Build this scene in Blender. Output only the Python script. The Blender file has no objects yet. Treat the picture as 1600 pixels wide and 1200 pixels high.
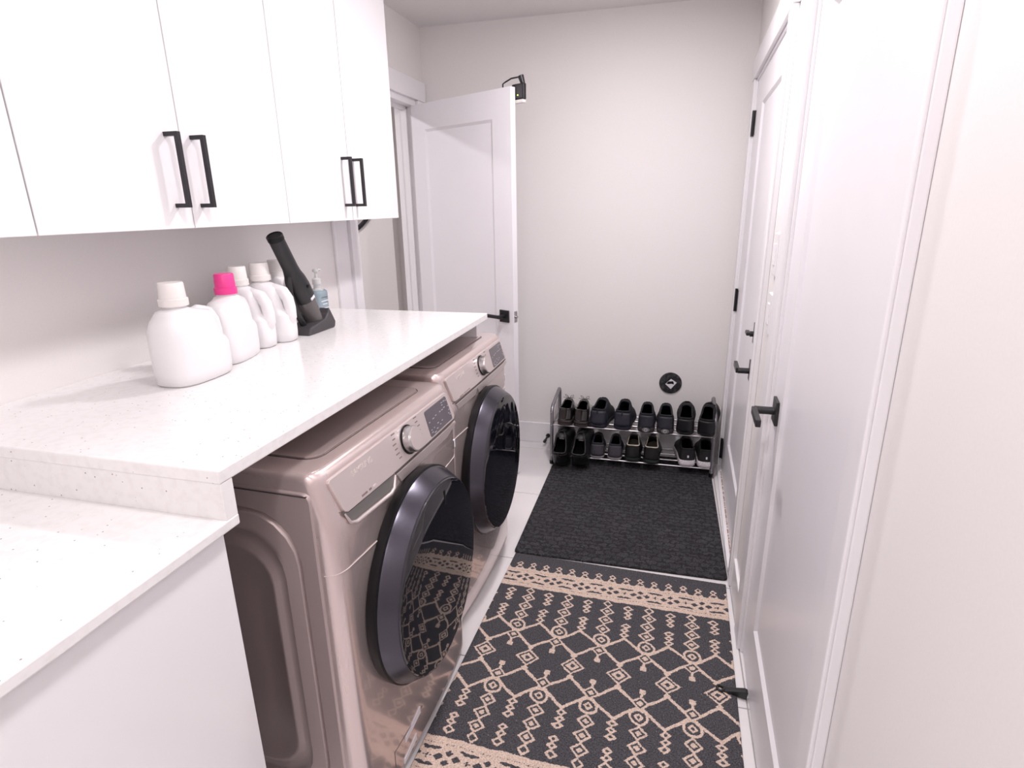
import bpy, bmesh, math, random
import numpy as np
from mathutils import Vector, Matrix
PI = math.pi
random.seed(7)
S = bpy.context.scene
C = S.collection

# ------------------------------------------------------------------ camera
cam_d = bpy.data.cameras.new('camera'); cam = bpy.data.objects.new('camera', cam_d); C.objects.link(cam)
F_PX, YAW, PITCH, ROLL, CAM_H = 903.0, 0.2652, 0.2976, -0.0165, 1.5035
cam_d.sensor_fit = 'HORIZONTAL'; cam_d.sensor_width = 36.0; cam_d.lens = 36.0*F_PX/1600.0
cam_d.clip_start = 0.02; cam_d.clip_end = 50
fw = Vector((-math.sin(YAW)*math.cos(PITCH), math.cos(YAW)*math.cos(PITCH), -math.sin(PITCH)))
rt0 = Vector((math.cos(YAW), math.sin(YAW), 0)); up0 = rt0.cross(fw)
rt = rt0*math.cos(ROLL) + up0*math.sin(ROLL); up = -rt0*math.sin(ROLL) + up0*math.cos(ROLL)
cam.matrix_world = Matrix(((rt.x, up.x, -fw.x, 0), (rt.y, up.y, -fw.y, 0), (rt.z, up.z, -fw.z, CAM_H), (0, 0, 0, 1)))
S.camera = cam

# ------------------------------------------------------------------ world, exposure
w = bpy.data.worlds.new('world'); S.world = w; w.use_nodes = True
w.node_tree.nodes['Background'].inputs[0].default_value = (1, 0.97, 0.98, 1)
w.node_tree.nodes['Background'].inputs[1].default_value = 0.25
S.view_settings.view_transform = 'Standard'; S.view_settings.look = 'None'
S.view_settings.gamma = 1.0; S.view_settings.use_curve_mapping = False
S.view_settings.exposure = 0.28

# room numbers (metres)
XL, YB, ZC = -1.468, 3.502, 2.492       # left wall, back wall, ceiling
YF = -1.5                                # wall behind the camera
RX, RY, RA = 0.3323, 2.0, -0.0246        # right wall: pivot and slight turn
LIGHT_COL = (1.0, 0.955, 0.975)
POT_LIGHTS = [(-0.24, 2.18, 17.0), (-0.12, 0.80, 8.0), (-0.20, -0.70, 14.0)]

# ------------------------------------------------------------------ materials
def mat(name, col, rough=0.5, metal=0.0, coat=0.0, coat_rough=0.05, spec=None, ior=None, trans=0.0):
    m = bpy.data.materials.new(name); m.use_nodes = True
    b = m.node_tree.nodes['Principled BSDF']
    b.inputs['Base Color'].default_value = (*col, 1); b.inputs['Roughness'].default_value = rough
    b.inputs['Metallic'].default_value = metal; b.inputs['Coat Weight'].default_value = coat
    b.inputs['Coat Roughness'].default_value = coat_rough
    if spec is not None: b.inputs['Specular IOR Level'].default_value = spec
    if ior: b.inputs['IOR'].default_value = ior
    if trans: b.inputs['Transmission Weight'].default_value = trans
    return m
def nodes(m): return m.node_tree.nodes, m.node_tree.links, m.node_tree.nodes['Principled BSDF']
def add_noise(m, scale, c1, c2, lo=0.35, hi=0.65, bump=0.0, detail=3.0):
    N, L, b = nodes(m)
    tc = N.new('ShaderNodeTexCoord'); n = N.new('ShaderNodeTexNoise'); r = N.new('ShaderNodeValToRGB')
    n.inputs['Scale'].default_value = scale; n.inputs['Detail'].default_value = detail
    r.color_ramp.elements[0].position = lo; r.color_ramp.elements[1].position = hi
    r.color_ramp.elements[0].color = (*c1, 1); r.color_ramp.elements[1].color = (*c2, 1)
    L.new(tc.outputs['Object'], n.inputs['Vector']); L.new(n.outputs['Fac'], r.inputs['Fac']); L.new(r.outputs['Color'], b.inputs['Base Color'])
    if bump:
        bp = N.new('ShaderNodeBump'); bp.inputs['Strength'].default_value = bump; bp.inputs['Distance'].default_value = 0.002
        L.new(n.outputs['Fac'], bp.inputs['Height']); L.new(bp.outputs['Normal'], b.inputs['Normal'])
    return m
M = {}
M['wall'] = add_noise(mat('wall_paint', (0.86, 0.825, 0.815), 0.55), 220, (0.855, 0.82, 0.81), (0.87, 0.835, 0.825), bump=0.03)
M['ceiling'] = add_noise(mat('ceiling_paint', (0.84, 0.81, 0.80), 0.8), 160, (0.83, 0.80, 0.79), (0.85, 0.82, 0.81), bump=0.05)
M['white'] = add_noise(mat('white_door_paint', (0.83, 0.81, 0.84), 0.32), 8, (0.875, 0.855, 0.885), (0.885, 0.865, 0.895))
M['cabinet'] = add_noise(mat('white_cabinet_laminate', (0.84, 0.82, 0.85), 0.22), 6, (0.875, 0.855, 0.875), (0.882, 0.862, 0.882))
M['trim'] = add_noise(mat('white_trim_paint', (0.82, 0.80, 0.82), 0.35), 8, (0.875, 0.855, 0.875), (0.885, 0.865, 0.885))
M['black'] = mat('matt_black_metal', (0.012, 0.011, 0.014), 0.38)
M['black_plastic'] = mat('black_plastic', (0.014, 0.014, 0.016), 0.42)
M['dark_gap'] = mat('dark_gap', (0.05, 0.045, 0.045), 0.8)
M['steel'] = mat('brushed_steel', (0.55, 0.53, 0.53), 0.3, 1.0)
M['chrome'] = mat('dull_chrome', (0.50, 0.48, 0.50), 0.32, 1.0)
M['rack'] = mat('grey_rack_metal', (0.30, 0.29, 0.31), 0.35, 0.8)
# quartz: white with small grey and dark flecks
q = mat('white_quartz', (0.86, 0.84, 0.84), 0.14); N, L, b = nodes(q)
tc = N.new('ShaderNodeTexCoord'); v = N.new('ShaderNodeTexVoronoi'); v.inputs['Scale'].default_value = 95; v.inputs['Randomness'].default_value = 1
n2 = N.new('ShaderNodeTexNoise'); n2.inputs['Scale'].default_value = 60
r = N.new('ShaderNodeValToRGB'); r.color_ramp.elements[0].position = 0.10; r.color_ramp.elements[1].position = 0.17
r.color_ramp.elements[0].color = (0, 0, 0, 1); r.color_ramp.elements[1].color = (1, 1, 1, 1)
mu = N.new('ShaderNodeMath'); mu.operation = 'GREATER_THAN'; mu.inputs[1].default_value = 0.80
sp = N.new('ShaderNodeSeparateColor')
L.new(tc.outputs['Object'], v.inputs['Vector']); L.new(tc.outputs['Object'], n2.inputs['Vector']); L.new(v.outputs['Distance'], r.inputs['Fac'])
L.new(v.outputs['Color'], sp.inputs['Color']); L.new(sp.outputs['Red'], mu.inputs[0])
inv = N.new('ShaderNodeMath'); inv.operation = 'SUBTRACT'; inv.inputs[0].default_value = 1; L.new(r.outputs['Color'], inv.inputs[1])
fk = N.new('ShaderNodeMath'); fk.operation = 'MULTIPLY'; L.new(inv.outputs[0], fk.inputs[0]); L.new(mu.outputs[0], fk.inputs[1])
base = N.new('ShaderNodeValToRGB'); base.color_ramp.elements[0].color = (0.84, 0.815, 0.81, 1); base.color_ramp.elements[1].color = (0.885, 0.865, 0.865, 1)
base.color_ramp.elements[0].position = 0.3; base.color_ramp.elements[1].position = 0.55
L.new(n2.outputs['Fac'], base.inputs['Fac'])
mx = N.new('ShaderNodeMix'); mx.data_type = 'RGBA'; L.new(fk.outputs[0], mx.inputs['Factor']); L.new(base.outputs['Color'], mx.inputs['A'])
mx.inputs['B'].default_value = (0.26, 0.22, 0.20, 1); L.new(mx.outputs['Result'], b.inputs['Base Color'])
M['quartz'] = q
M['tile'] = add_noise(mat('pale_floor_tile', (0.76, 0.73, 0.73), 0.16), 5, (0.80, 0.77, 0.775), (0.84, 0.81, 0.815), 0.3, 0.7)
M['grout'] = mat('grey_grout', (0.42, 0.39, 0.39), 0.9)
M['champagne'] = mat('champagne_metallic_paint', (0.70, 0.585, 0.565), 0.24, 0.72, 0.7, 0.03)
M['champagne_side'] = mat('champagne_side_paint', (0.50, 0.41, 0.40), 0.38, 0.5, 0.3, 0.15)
M['champagne_panel'] = mat('champagne_panel', (0.68, 0.59, 0.575), 0.36, 0.55, 0.4, 0.1)
M['seam'] = mat('dark_seam', (0.06, 0.045, 0.045), 0.6)
M['print'] = mat('brown_print', (0.22, 0.16, 0.155), 0.6)
M['print_pale'] = mat('pale_print', (0.66, 0.58, 0.56), 0.4)
M['display'] = mat('smoked_display', (0.085, 0.07, 0.085), 0.25, 0.0, 0.6)
M['display_mark'] = mat('display_mark', (0.42, 0.40, 0.45), 0.5)
M['door_glass'] = mat('black_glass_door', (0.006, 0.006, 0.010), 0.03, 0.0, 0.0, ior=1.75)
M['door_rim'] = mat('dark_brushed_rim', (0.075, 0.07, 0.088), 0.26, 0.85)
M['gasket'] = mat('black_rubber', (0.005, 0.005, 0.006), 0.4, spec=0.25)
M['recess'] = mat('recess_grey', (0.20, 0.19, 0.185), 0.5, 0.3)  # dark tone painted for the drawer hollow's shade; also plain label and emblem grey
M['paper'] = mat('white_paper', (0.80, 0.79, 0.82), 0.6)
M['jug'] = mat('white_jug_plastic', (0.84, 0.82, 0.83), 0.35)
M['jug_cream'] = mat('cream_cap_plastic', (0.80, 0.765, 0.74), 0.4)
M['pink'] = mat('pink_cap_plastic', (0.85, 0.05, 0.28), 0.35)
M['blue_label'] = mat('blue_label', (0.12, 0.12, 0.38), 0.5)
M['soap'] = mat('pale_blue_gel', (0.42, 0.54, 0.60), 0.12, trans=0.55, ior=1.35)
M['clear'] = mat('clear_plastic', (0.80, 0.80, 0.80), 0.15, trans=0.4, ior=1.3)
M['smoke'] = mat('smoky_clear_plastic', (0.13, 0.115, 0.115), 0.15, trans=0.2)
M['dock'] = mat('charcoal_dock', (0.055, 0.05, 0.055), 0.5)
M['mirror'] = mat('mirror_glass', (0.8, 0.8, 0.82), 0.03, 1.0)
M['led'] = mat('green_led', (0.5, 0.7, 0.1), 0.4); bl = nodes(M['led'])[2]; bl.inputs['Emission Color'].default_value = (0.6, 0.85, 0.15, 1); bl.inputs['Emission Strength'].default_value = 2.0
# door mat: short charcoal weave with faint blocks
m = mat('charcoal_mat_weave', (0.03, 0.03, 0.034), 0.95); N, L, b = nodes(m)
tc = N.new('ShaderNodeTexCoord'); bk = N.new('ShaderNodeTexBrick'); n1 = N.new('ShaderNodeTexNoise'); n1.inputs['Scale'].default_value = 190
n0 = N.new('ShaderNodeTexNoise'); n0.inputs['Scale'].default_value = 40
bk.inputs['Scale'].default_value = 10; bk.inputs['Mortar Size'].default_value = 0.06; bk.inputs['Mortar Smooth'].default_value = 0.6; bk.inputs['Brick Width'].default_value = 0.5; bk.inputs['Row Height'].default_value = 0.32
bk.inputs['Color1'].default_value = (0.024, 0.023, 0.027, 1); bk.inputs['Color2'].default_value = (0.036, 0.035, 0.040, 1); bk.inputs['Mortar'].default_value = (0.011, 0.011, 0.013, 1)
va = N.new('ShaderNodeVectorMath'); va.operation = 'MULTIPLY_ADD'; va.inputs[1].default_value = (0.055, 0.055, 0.03)
L.new(n0.outputs['Color'], va.inputs[0]); L.new(tc.outputs['Object'], va.inputs[2]); L.new(va.outputs[0], bk.inputs['Vector'])
L.new(tc.outputs['Object'], n1.inputs['Vector']); L.new(tc.outputs['Object'], n0.inputs['Vector'])
mr = N.new('ShaderNodeValToRGB'); mr.color_ramp.elements[0].position = 0.35; mr.color_ramp.elements[1].position = 0.78
mr.color_ramp.elements[0].color = (0.55, 0.55, 0.55, 1); mr.color_ramp.elements[1].color = (2.6, 2.6, 2.6, 1); L.new(n1.outputs['Fac'], mr.inputs['Fac'])
mm = N.new('ShaderNodeMix'); mm.data_type = 'RGBA'; mm.blend_type = 'MULTIPLY'; mm.inputs['Factor'].default_value = 1
L.new(bk.outputs['Color'], mm.inputs['A']); L.new(mr.outputs['Color'], mm.inputs['B']); L.new(mm.outputs['Result'], b.inputs['Base Color'])
bp_ = N.new('ShaderNodeBump'); bp_.inputs['Strength'].default_value = 0.8; bp_.inputs['Distance'].default_value = 0.004
ad = N.new('ShaderNodeMath'); ad.operation = 'ADD'; L.new(n1.outputs['Fac'], ad.inputs[0]); L.new(bk.outputs['Fac'], ad.inputs[1]); L.new(ad.outputs[0], bp_.inputs['Height']); L.new(bp_.outputs['Normal'], b.inputs['Normal'])
M['mat'] = m
# rug: woven colours carried by the mesh, plus yarn noise
m = mat('woven_rug', (0.05, 0.05, 0.06), 0.95); N, L, b = nodes(m)
at = N.new('ShaderNodeAttribute'); at.attribute_name = 'weave'; tc = N.new('ShaderNodeTexCoord')
n1 = N.new('ShaderNodeTexNoise'); n1.inputs['Scale'].default_value = 260; n1.inputs['Detail'].default_value = 2
n0 = N.new('ShaderNodeTexNoise'); n0.inputs['Scale'].default_value = 170
L.new(tc.outputs['Object'], n1.inputs['Vector']); L.new(tc.outputs['Object'], n0.inputs['Vector'])
wob = N.new('ShaderNodeMath'); wob.operation = 'MULTIPLY_ADD'; wob.inputs[1].default_value = 1.9; wob.inputs[2].default_value = -0.95; L.new(n0.outputs['Fac'], wob.inputs[0])
sm = N.new('ShaderNodeMath'); sm.operation = 'ADD'; L.new(at.outputs['Fac'], sm.inputs[0]); L.new(wob.outputs[0], sm.inputs[1])
th = N.new('ShaderNodeValToRGB'); th.color_ramp.elements[0].position = 0.42; th.color_ramp.elements[1].position = 0.58; L.new(sm.outputs[0], th.inputs['Fac'])
dk = N.new('ShaderNodeValToRGB'); dk.color_ramp.elements[0].color = (0.026, 0.025, 0.030, 1); dk.color_ramp.elements[1].color = (0.125, 0.12, 0.132, 1); dk.color_ramp.elements[0].position = 0.35; dk.color_ramp.elements[1].position = 0.75
lt = N.new('ShaderNodeValToRGB'); lt.color_ramp.elements[0].color = (0.48, 0.36, 0.285, 1); lt.color_ramp.elements[1].color = (0.80, 0.64, 0.545, 1); lt.color_ramp.elements[0].position = 0.3; lt.color_ramp.elements[1].position = 0.65
L.new(n1.outputs['Fac'], dk.inputs['Fac']); L.new(n1.outputs['Fac'], lt.inputs['Fac'])
mm = N.new('ShaderNodeMix'); mm.data_type = 'RGBA'; L.new(th.outputs['Color'], mm.inputs['Factor']); L.new(dk.outputs['Color'], mm.inputs['A']); L.new(lt.outputs['Color'], mm.inputs['B'])
L.new(mm.outputs['Result'], b.inputs['Base Color'])
bp_ = N.new('ShaderNodeBump'); bp_.inputs['Strength'].default_value = 0.7; bp_.inputs['Distance'].default_value = 0.003; L.new(n1.outputs['Fac'], bp_.inputs['Height']); L.new(bp_.outputs['Normal'], b.inputs['Normal'])
M['rug'] = m

# ------------------------------------------------------------------ mesh helpers
def box(bm, x0, x1, y0, y1, z0, z1):
    vs = [bm.verts.new(p) for p in ((x0,y0,z0),(x1,y0,z0),(x1,y1,z0),(x0,y1,z0),(x0,y0,z1),(x1,y0,z1),(x1,y1,z1),(x0,y1,z1))]
    for f in ((0,3,2,1),(4,5,6,7),(0,1,5,4),(1,2,6,5),(2,3,7,6),(3,0,4,7)): bm.faces.new([vs[i] for i in f])
    return vs
def tube(bm, pts, rad, seg=8, closed=False):
    pts = [Vector(p) for p in pts]; n = len(pts); rings = []
    rad = rad if isinstance(rad, (list, tuple)) else [rad]*n
    prev = None
    for i, p in enumerate(pts):
        if closed: d = pts[(i+1) % n] - pts[i-1]
        else: d = pts[min(i+1, n-1)] - pts[max(i-1, 0)]
        d.normalize()
        if prev is None:
            a = Vector((0,0,1)) if abs(d.z) < 0.9 else Vector((1,0,0)); u = d.cross(a).normalized()
        else: u = (prev - d*prev.dot(d)).normalized()
        prev = u; vv = d.cross(u)
        rings.append([bm.verts.new(p + (u*math.cos(2*PI*k/seg) + vv*math.sin(2*PI*k/seg))*rad[i]) for k in range(seg)])
    for i in range(n if closed else n-1):
        A, B = rings[i], rings[(i+1) % n]
        for k in range(seg): bm.faces.new((A[k], A[(k+1) % seg], B[(k+1) % seg], B[k]))
    if not closed:
        bm.faces.new(list(reversed(rings[0]))); bm.faces.new(rings[-1])
def lathe(bm, prof, seg=32, axis='z', center=(0,0,0)):
    c = Vector(center); rings = []
    def P(r, h, a):
        if axis == 'z': return c + Vector((r*math.cos(a), r*math.sin(a), h))
        if axis == 'x': return c + Vector((h, r*math.cos(a), r*math.sin(a)))
        return c + Vector((r*math.sin(a), h, r*math.cos(a)))
    for r, h in prof:
        if r < 1e-6: rings.append([bm.verts.new(P(0, h, 0))])
        else: rings.append([bm.verts.new(P(r, h, 2*PI*k/seg)) for k in range(seg)])
    for A, B in zip(rings, rings[1:]):
        for k in range(seg):
            k2 = (k+1) % seg
            if len(A) == 1 and len(B) == 1: continue
            if len(A) == 1: bm.faces.new((A[0], B[k2], B[k]))
            elif len(B) == 1: bm.faces.new((A[k], A[k2], B[0]))
            else: bm.faces.new((A[k], A[k2], B[k2], B[k]))
def prism(bm, poly, fn, d0, d1):
    """poly: list of 2-D points; fn(u, v, d) -> 3-D point"""
    A = [bm.verts.new(fn(u, v, d0)) for u, v in poly]; B = [bm.verts.new(fn(u, v, d1)) for u, v in poly]
    n = len(poly); bm.faces.new(list(reversed(A))); bm.faces.new(B)
    for i in range(n): bm.faces.new((A[i], A[(i+1) % n], B[(i+1) % n], B[i]))
def loft(bm, rings, cap=True):
    R = [[bm.verts.new(p) for p in ring] for ring in rings]
    for A, B in zip(R, R[1:]):
        n = len(A)
        for k in range(n): bm.faces.new((A[k], A[(k+1) % n], B[(k+1) % n], B[k]))
    if cap: bm.faces.new(list(reversed(R[0]))); bm.faces.new(R[-1])
def rrect(u0, u1, v0, v1, r, n=5):
    out = []
    for cx, cy, a0 in ((u1-r, v1-r, 0), (u0+r, v1-r, PI/2), (u0+r, v0+r, PI), (u1-r, v0+r, 1.5*PI)):
        for k in range(n+1):
            a = a0 + (PI/2)*k/n; out.append((cx + r*math.cos(a), cy + r*math.sin(a)))
    return out
def obj(name, bm, mt, parent=None, smooth=None, bevel=0.0, seg=2, solid=0.0, outward=False):
    bmesh.ops.remove_doubles(bm, verts=bm.verts, dist=1e-6)
    bmesh.ops.recalc_face_normals(bm, faces=bm.faces)
    if outward:                      # open shells: make normals point sideways out of the thing
        bm.normal_update()
        if sum(f.normal.x*f.calc_center_median().x for f in bm.faces) < 0: bmesh.ops.reverse_faces(bm, faces=bm.faces)
    me = bpy.data.meshes.new(name); bm.to_mesh(me); bm.free()
    me.materials.append(M[mt] if isinstance(mt, str) else mt)
    if smooth is not None:
        me.polygons.foreach_set('use_smooth', [True]*len(me.polygons)); me.set_sharp_from_angle(angle=math.radians(smooth))
    o = bpy.data.objects.new(name, me); C.objects.link(o)
    if parent is not None: o.parent = parent
    if solid:
        md = o.modifiers.new('shell', 'SOLIDIFY'); md.thickness = solid; md.offset = -1
    if bevel:
        md = o.modifiers.new('edge', 'BEVEL'); md.width = bevel; md.segments = seg; md.limit_method = 'ANGLE'; md.angle_limit = math.radians(40)
    return o
def boxobj(name, b6, mt, parent=None, bevel=0.0, seg=2):
    bm = bmesh.new(); box(bm, *b6); return obj(name, bm, mt, parent, bevel=bevel, seg=seg)
def tubeobj(name, pts, rad, mt, parent=None, seg=8, closed=False):
    bm = bmesh.new(); tube(bm, pts, rad, seg, closed); return obj(name, bm, mt, parent, smooth=50)
def tag(o, label, cat, group=None):
    o['label'] = label; o['category'] = cat
    if group: o['group'] = group
    return o
def struct(o): o['kind'] = 'structure'; return o
def empty(name, loc=(0,0,0), rz=0.0):
    e = bpy.data.objects.new(name, None); C.objects.link(e); e.location = loc; e.rotation_euler = (0, 0, rz); e.empty_display_size = 0.05
    return e
def thing(name, label, cat, loc=(0,0,0), rz=0.0, group=None): return tag(empty(name, loc, rz), label, cat, group)
def textobj(name, s, size, mt, parent, origin, xdir, ydir, depth=0.0004, align='LEFT'):
    cu = bpy.data.curves.new('lettering', 'FONT'); cu.body = s; cu.size = size; cu.extrude = depth; cu.align_x = align; cu.resolution_u = 3
    t = bpy.data.objects.new('lettering', cu); C.objects.link(t); bpy.context.view_layer.update()
    me = bpy.data.meshes.new_from_object(t.evaluated_get(bpy.context.evaluated_depsgraph_get()))
    bpy.data.objects.remove(t); bpy.data.curves.remove(cu)
    X, Y = Vector(xdir).normalized(), Vector(ydir).normalized(); Z = X.cross(Y)
    me.transform(Matrix(((X.x,Y.x,Z.x,origin[0]),(X.y,Y.y,Z.y,origin[1]),(X.z,Y.z,Z.z,origin[2]),(0,0,0,1))))
    me.materials.clear(); me.materials.append(M[mt]); me.name = name
    o = bpy.data.objects.new(name, me); C.objects.link(o); o.parent = parent
    return o

# ------------------------------------------------------------------ room shell
bm = bmesh.new(); box(bm, -3.6, 0.62, YF-0.2, 4.9, -0.10, -0.003); floor = struct(obj('floor', bm, 'grout'))
bm = bmesh.new(); box(bm, 0.002, 0.608, 0.002, 0.608, -0.0035, 0.0); tile0 = obj('tile', bm, 'tile', floor, bevel=0.0012, seg=1)
first = True
for ix in range(-5, 3):
    for iy in range(-8, 4):
        x = -0.90 + 0.61*ix; y = 2.776 + 0.61*iy
        if x > 0.4 or x + 0.61 < -3.4 or y + 0.61 < YF or (x < -1.6 and y < 1.5): continue
        t = tile0 if first else tile0.copy()
        if not first: C.objects.link(t)
        first = False; t.location = (x, y, 0); t.parent = floor
struct(boxobj('ceiling', (-3.6, 0.62, YF-0.2, 4.9, ZC, ZC+0.1), 'ceiling'))
DY0, DY1, DZ = 2.570, 3.375, 2.075          # left doorway
bm = bmesh.new(); box(bm, XL-0.12, XL, YF-0.12, DY0, 0, ZC); box(bm, XL-0.12, XL, DY1, YB, 0, ZC); box(bm, XL-0.12, XL, DY0, DY1, DZ, ZC)
struct(obj('wall_left', bm, 'wall'))
bm = bmesh.new(); box(bm, XL-0.12, 0.62, YB, YB+0.12, 0, ZC); struct(obj('wall_back', bm, 'wall'))
bm = bmesh.new(); box(bm, XL-0.12, 0.62, YF-0.12, YF, 0, ZC); struct(obj('wall_front', bm, 'wall'))
# hall seen through the left doorway
bm = bmesh.new(); box(bm, -3.5, -1.86, 3.78, 3.9, 0, ZC); box(bm, -1.87, -1.3, 3.86, 3.98, 0, ZC); struct(obj('wall_hall', bm, 'wall'))
bm = bmesh.new(); box(bm, -3.5, -3.38, 1.2, 3.78, 0, ZC); box(bm, -3.38, XL-0.12, 1.2, 1.32, 0, ZC); box(bm, -1.42, -1.3, YB+0.12, 3.87, 0, ZC); struct(obj('wall_hall_side', bm, 'wall'))

def R(o):   # place a right-wall piece: local x into the wall, local y = along the wall from y=2
    o.location = (RX, RY, 0); o.rotation_euler = (0, 0, RA); return o
A0, A1, B0, B1, DH = 2.285, 3.352, 0.95, 1.815, 2.085
bm = bmesh.new()
for y0, y1, z0, z1 in ((A1, 3.55, 0, ZC), (B1, A0, 0, ZC), (-1.7, B0, 0, ZC), (A0, A1, DH, ZC), (B0, B1, DH, ZC)):
    box(bm, 0, 0.12, y0-2, y1-2, z0, z1)
R(struct(obj('wall_right', bm, 'wall')))

def casing(name, y0, y1, w0, w1, top, hgt, lx=-0.018, bottom=0.0):
    """flat casing round an opening in the right wall; y0 is the near side"""
    o = R(struct(empty(name)))
    def pc(n, b): boxobj(n, b, 'trim', o, bevel=0.003)
    for (a, b) in ((y0-w0, y0), (y1, y1+w1)):
        pc('casing_board', (lx, 0.0, a-2, b-2, bottom, top))
    pc('head_board', (lx-0.003, 0.0, y0-w0-0.01-2, y1+w1+0.006-2, top, top+hgt))
    # slim raised back band on the near-side boards
    pc('back_band', (lx-0.007, lx+0.001, y0-w0-2, y0-w0+0.018-2, bottom, top))
    for a in (y0, y1-0.012):                                     # door stops inside the frame
        pc('stop_bead', (-0.006, 0.02, a-2, a+0.012-2, 0, top))
    pc('stop_bead', (-0.006, 0.02, y0-2, y1-2, DH-0.012, DH))
    return o
casing('trim_1', A0, A1, 0.105, 0.085, DH, 0.105)
casing('trim_2', B0, B1, 0.095, 0.105, DH, 0.105)
o = boxobj('baseboard_right', (-0.013, 0.0, B1+0.105-2, A0-0.105-2, 0, 0.135), 'trim', bevel=0.004); R(struct(o))
o = boxobj('baseboard_right_near', (-0.013, 0.0, -1.6-2, B0-0.095-2, 0, 0.135), 'trim', bevel=0.004); o.name = 'baseboard_right'; R(struct(o))
# threshold under the far door, with the worn brown edge strip
thr = R(struct(boxobj('trim_3', (-0.022, 0.05, A0+0.002-2, A1-0.002-2, 0, 0.018), 'trim', bevel=0.003)))
m = mat('worn_brown_strip', (0.30, 0.17, 0.11), 0.8); add_noise(m, 90, (0.72, 0.68, 0.68), (0.30, 0.15, 0.09), 0.40, 0.55); M['worn'] = m
boxobj('worn_strip', (-0.006, 0.0, A0+0.06-2, A1-0.10-2, 0.018, 0.0205), 'worn', thr)

def leaf(bm, W, H, T, panel, depth=0.009, chamf=0.012, z0=0.008):
    """door leaf: local x thickness (front face x=0 faces -x), y 0..W, z0..H, one sunk panel on both faces"""
    u0, u1, v0, v1 = panel
    for sgn, xf in ((-1, 0.0), (1, T)):
        o = [(0, z0), (W, z0), (W, H), (0, H)]; i1 = [(u0, v0), (u1, v0), (u1, v1), (u0, v1)]
        i2 = [(u0+chamf, v0+chamf), (u1-chamf, v0+chamf), (u1-chamf, v1-chamf), (u0+chamf, v1-chamf)]
        xi = xf - sgn*depth
        A = [bm.verts.new((xf, u, v)) for u, v in o]; B = [bm.verts.new((xf, u, v)) for u, v in i1]; D = [bm.verts.new((xi, u, v)) for u, v in i2]
        for k in range(4):
            k2 = (k+1) % 4; bm.faces.new((A[k], A[k2], B[k2], B[k])); bm.faces.new((B[k], B[k2], D[k2], D[k]))
        bm.faces.new(D)
        if sgn < 0: A_ = A
    for k in range(4):
        k2 = (k+1) % 4; bm.faces.new((A_[k2], A_[k], A[k], A[k2]))
# far right door: closed, black hinges at the far side
bm = bmesh.new(); WA = A1-A0-0.03
leaf(bm, WA, DH-0.008, 0.04, (0.13, WA-0.27, 0.262, 1.94)); d2 = struct(obj('door_2', bm, 'white'))
def place_right(o, lx, y):
    v = Matrix.Rotation(RA, 4, 'Z') @ Vector((lx, y-2, 0)); o.location = (RX+v.x, RY+v.y, 0); o.rotation_euler = (0, 0, RA)
place_right(d2, 0.002, A0+0.015)
for z0, z1 in ((0.073, 0.187), (0.944, 1.058), (1.825, 1.936)):
    bm = bmesh.new(); box(bm, -0.004, 0.0, WA-0.030, WA+0.010, z0, z1); h = obj('hinge', bm, 'black', d2, bevel=0.001)
    tubeobj('hinge_pin', [(-0.008, WA+0.002, z0-0.004), (-0.008, WA+0.002, z1+0.004)], 0.0075, 'black', h, 10)
yl = 2.393 - (A0+0.015)
bm = bmesh.new(); box(bm, -0.007, 0.0, yl-0.033, yl+0.033, 1.011-0.041, 1.011+0.041); db = obj('deadbolt', bm, 'black', d2, bevel=0.002)
tubeobj('thumb_turn_stem', [(-0.005, yl, 1.011), (-0.022, yl, 1.011)], 0.011, 'black', db, 12)
boxobj('thumb_turn', (-0.036, -0.020, yl-0.007, yl+0.045, 1.004, 1.018), 'black', db, bevel=0.003)
def lever(parent, y, z, ydir, size, stand, length, rot=0.0, rz=0.033, drop=0.0):
    bm = bmesh.new(); box(bm, -0.009, 0.0, y-rz, y+rz, z-size, z+size); r_ = obj('lever_handle', bm, 'black', parent, bevel=0.002)
    tubeobj('spindle', [(-0.006, y, z), (-stand, y, z)], 0.0115, 'black', r_, 14)
    bm = bmesh.new()
    L_ = length
    vs = box(bm, -stand-0.008, -stand+0.006, min(0, ydir*L_), max(0, ydir*L_), -0.011, 0.011)
    bmesh.ops.rotate(bm, verts=bm.verts, cent=(0,0,0), matrix=Matrix.Rotation(rot, 3, 'X'))
    bmesh.ops.translate(bm, verts=bm.verts, vec=(0, y, z))
    obj('lever_grip', bm, 'black', r_, bevel=0.002)
    return r_
lever(d2, yl, 0.860, 1, 0.041, 0.052, 0.115)
# near right door: closed, lever at its far side
bm = bmesh.new(); WB = B1-B0-0.02
leaf(bm, WB, DH-0.008, 0.04, (0.13, WB-0.155, 0.215, 1.94)); d3 = struct(obj('door_3', bm, 'white')); place_right(d3, 0.002, B0+0.01)
lever(d3, 1.735-(B0+0.01)-0.015, 0.925, -1, 0.036, 0.062, 0.120, rot=0.0)
# switch plates between the two right-hand doors
for z, txt, lab in ((1.345, 'upper', 'white rocker switch plate on narrow wall between doors, upper of the two'), (1.155, 'lower', 'white rocker switch plate on narrow wall between doors, lower of the two')):
    p = tag(empty('switch_plate'), lab, 'light switch', 'switch plates between the doors')
    place_right(p, 0.0, 2.035); p.location.z = z
    boxobj('face_plate', (-0.010, 0.0005, -0.036, 0.036, -0.066, 0.066), 'jug', p, bevel=0.003)
    boxobj('rocker', (-0.013, -0.006, -0.017, 0.017, -0.034, 0.034), 'white', p, bevel=0.002)

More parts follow.
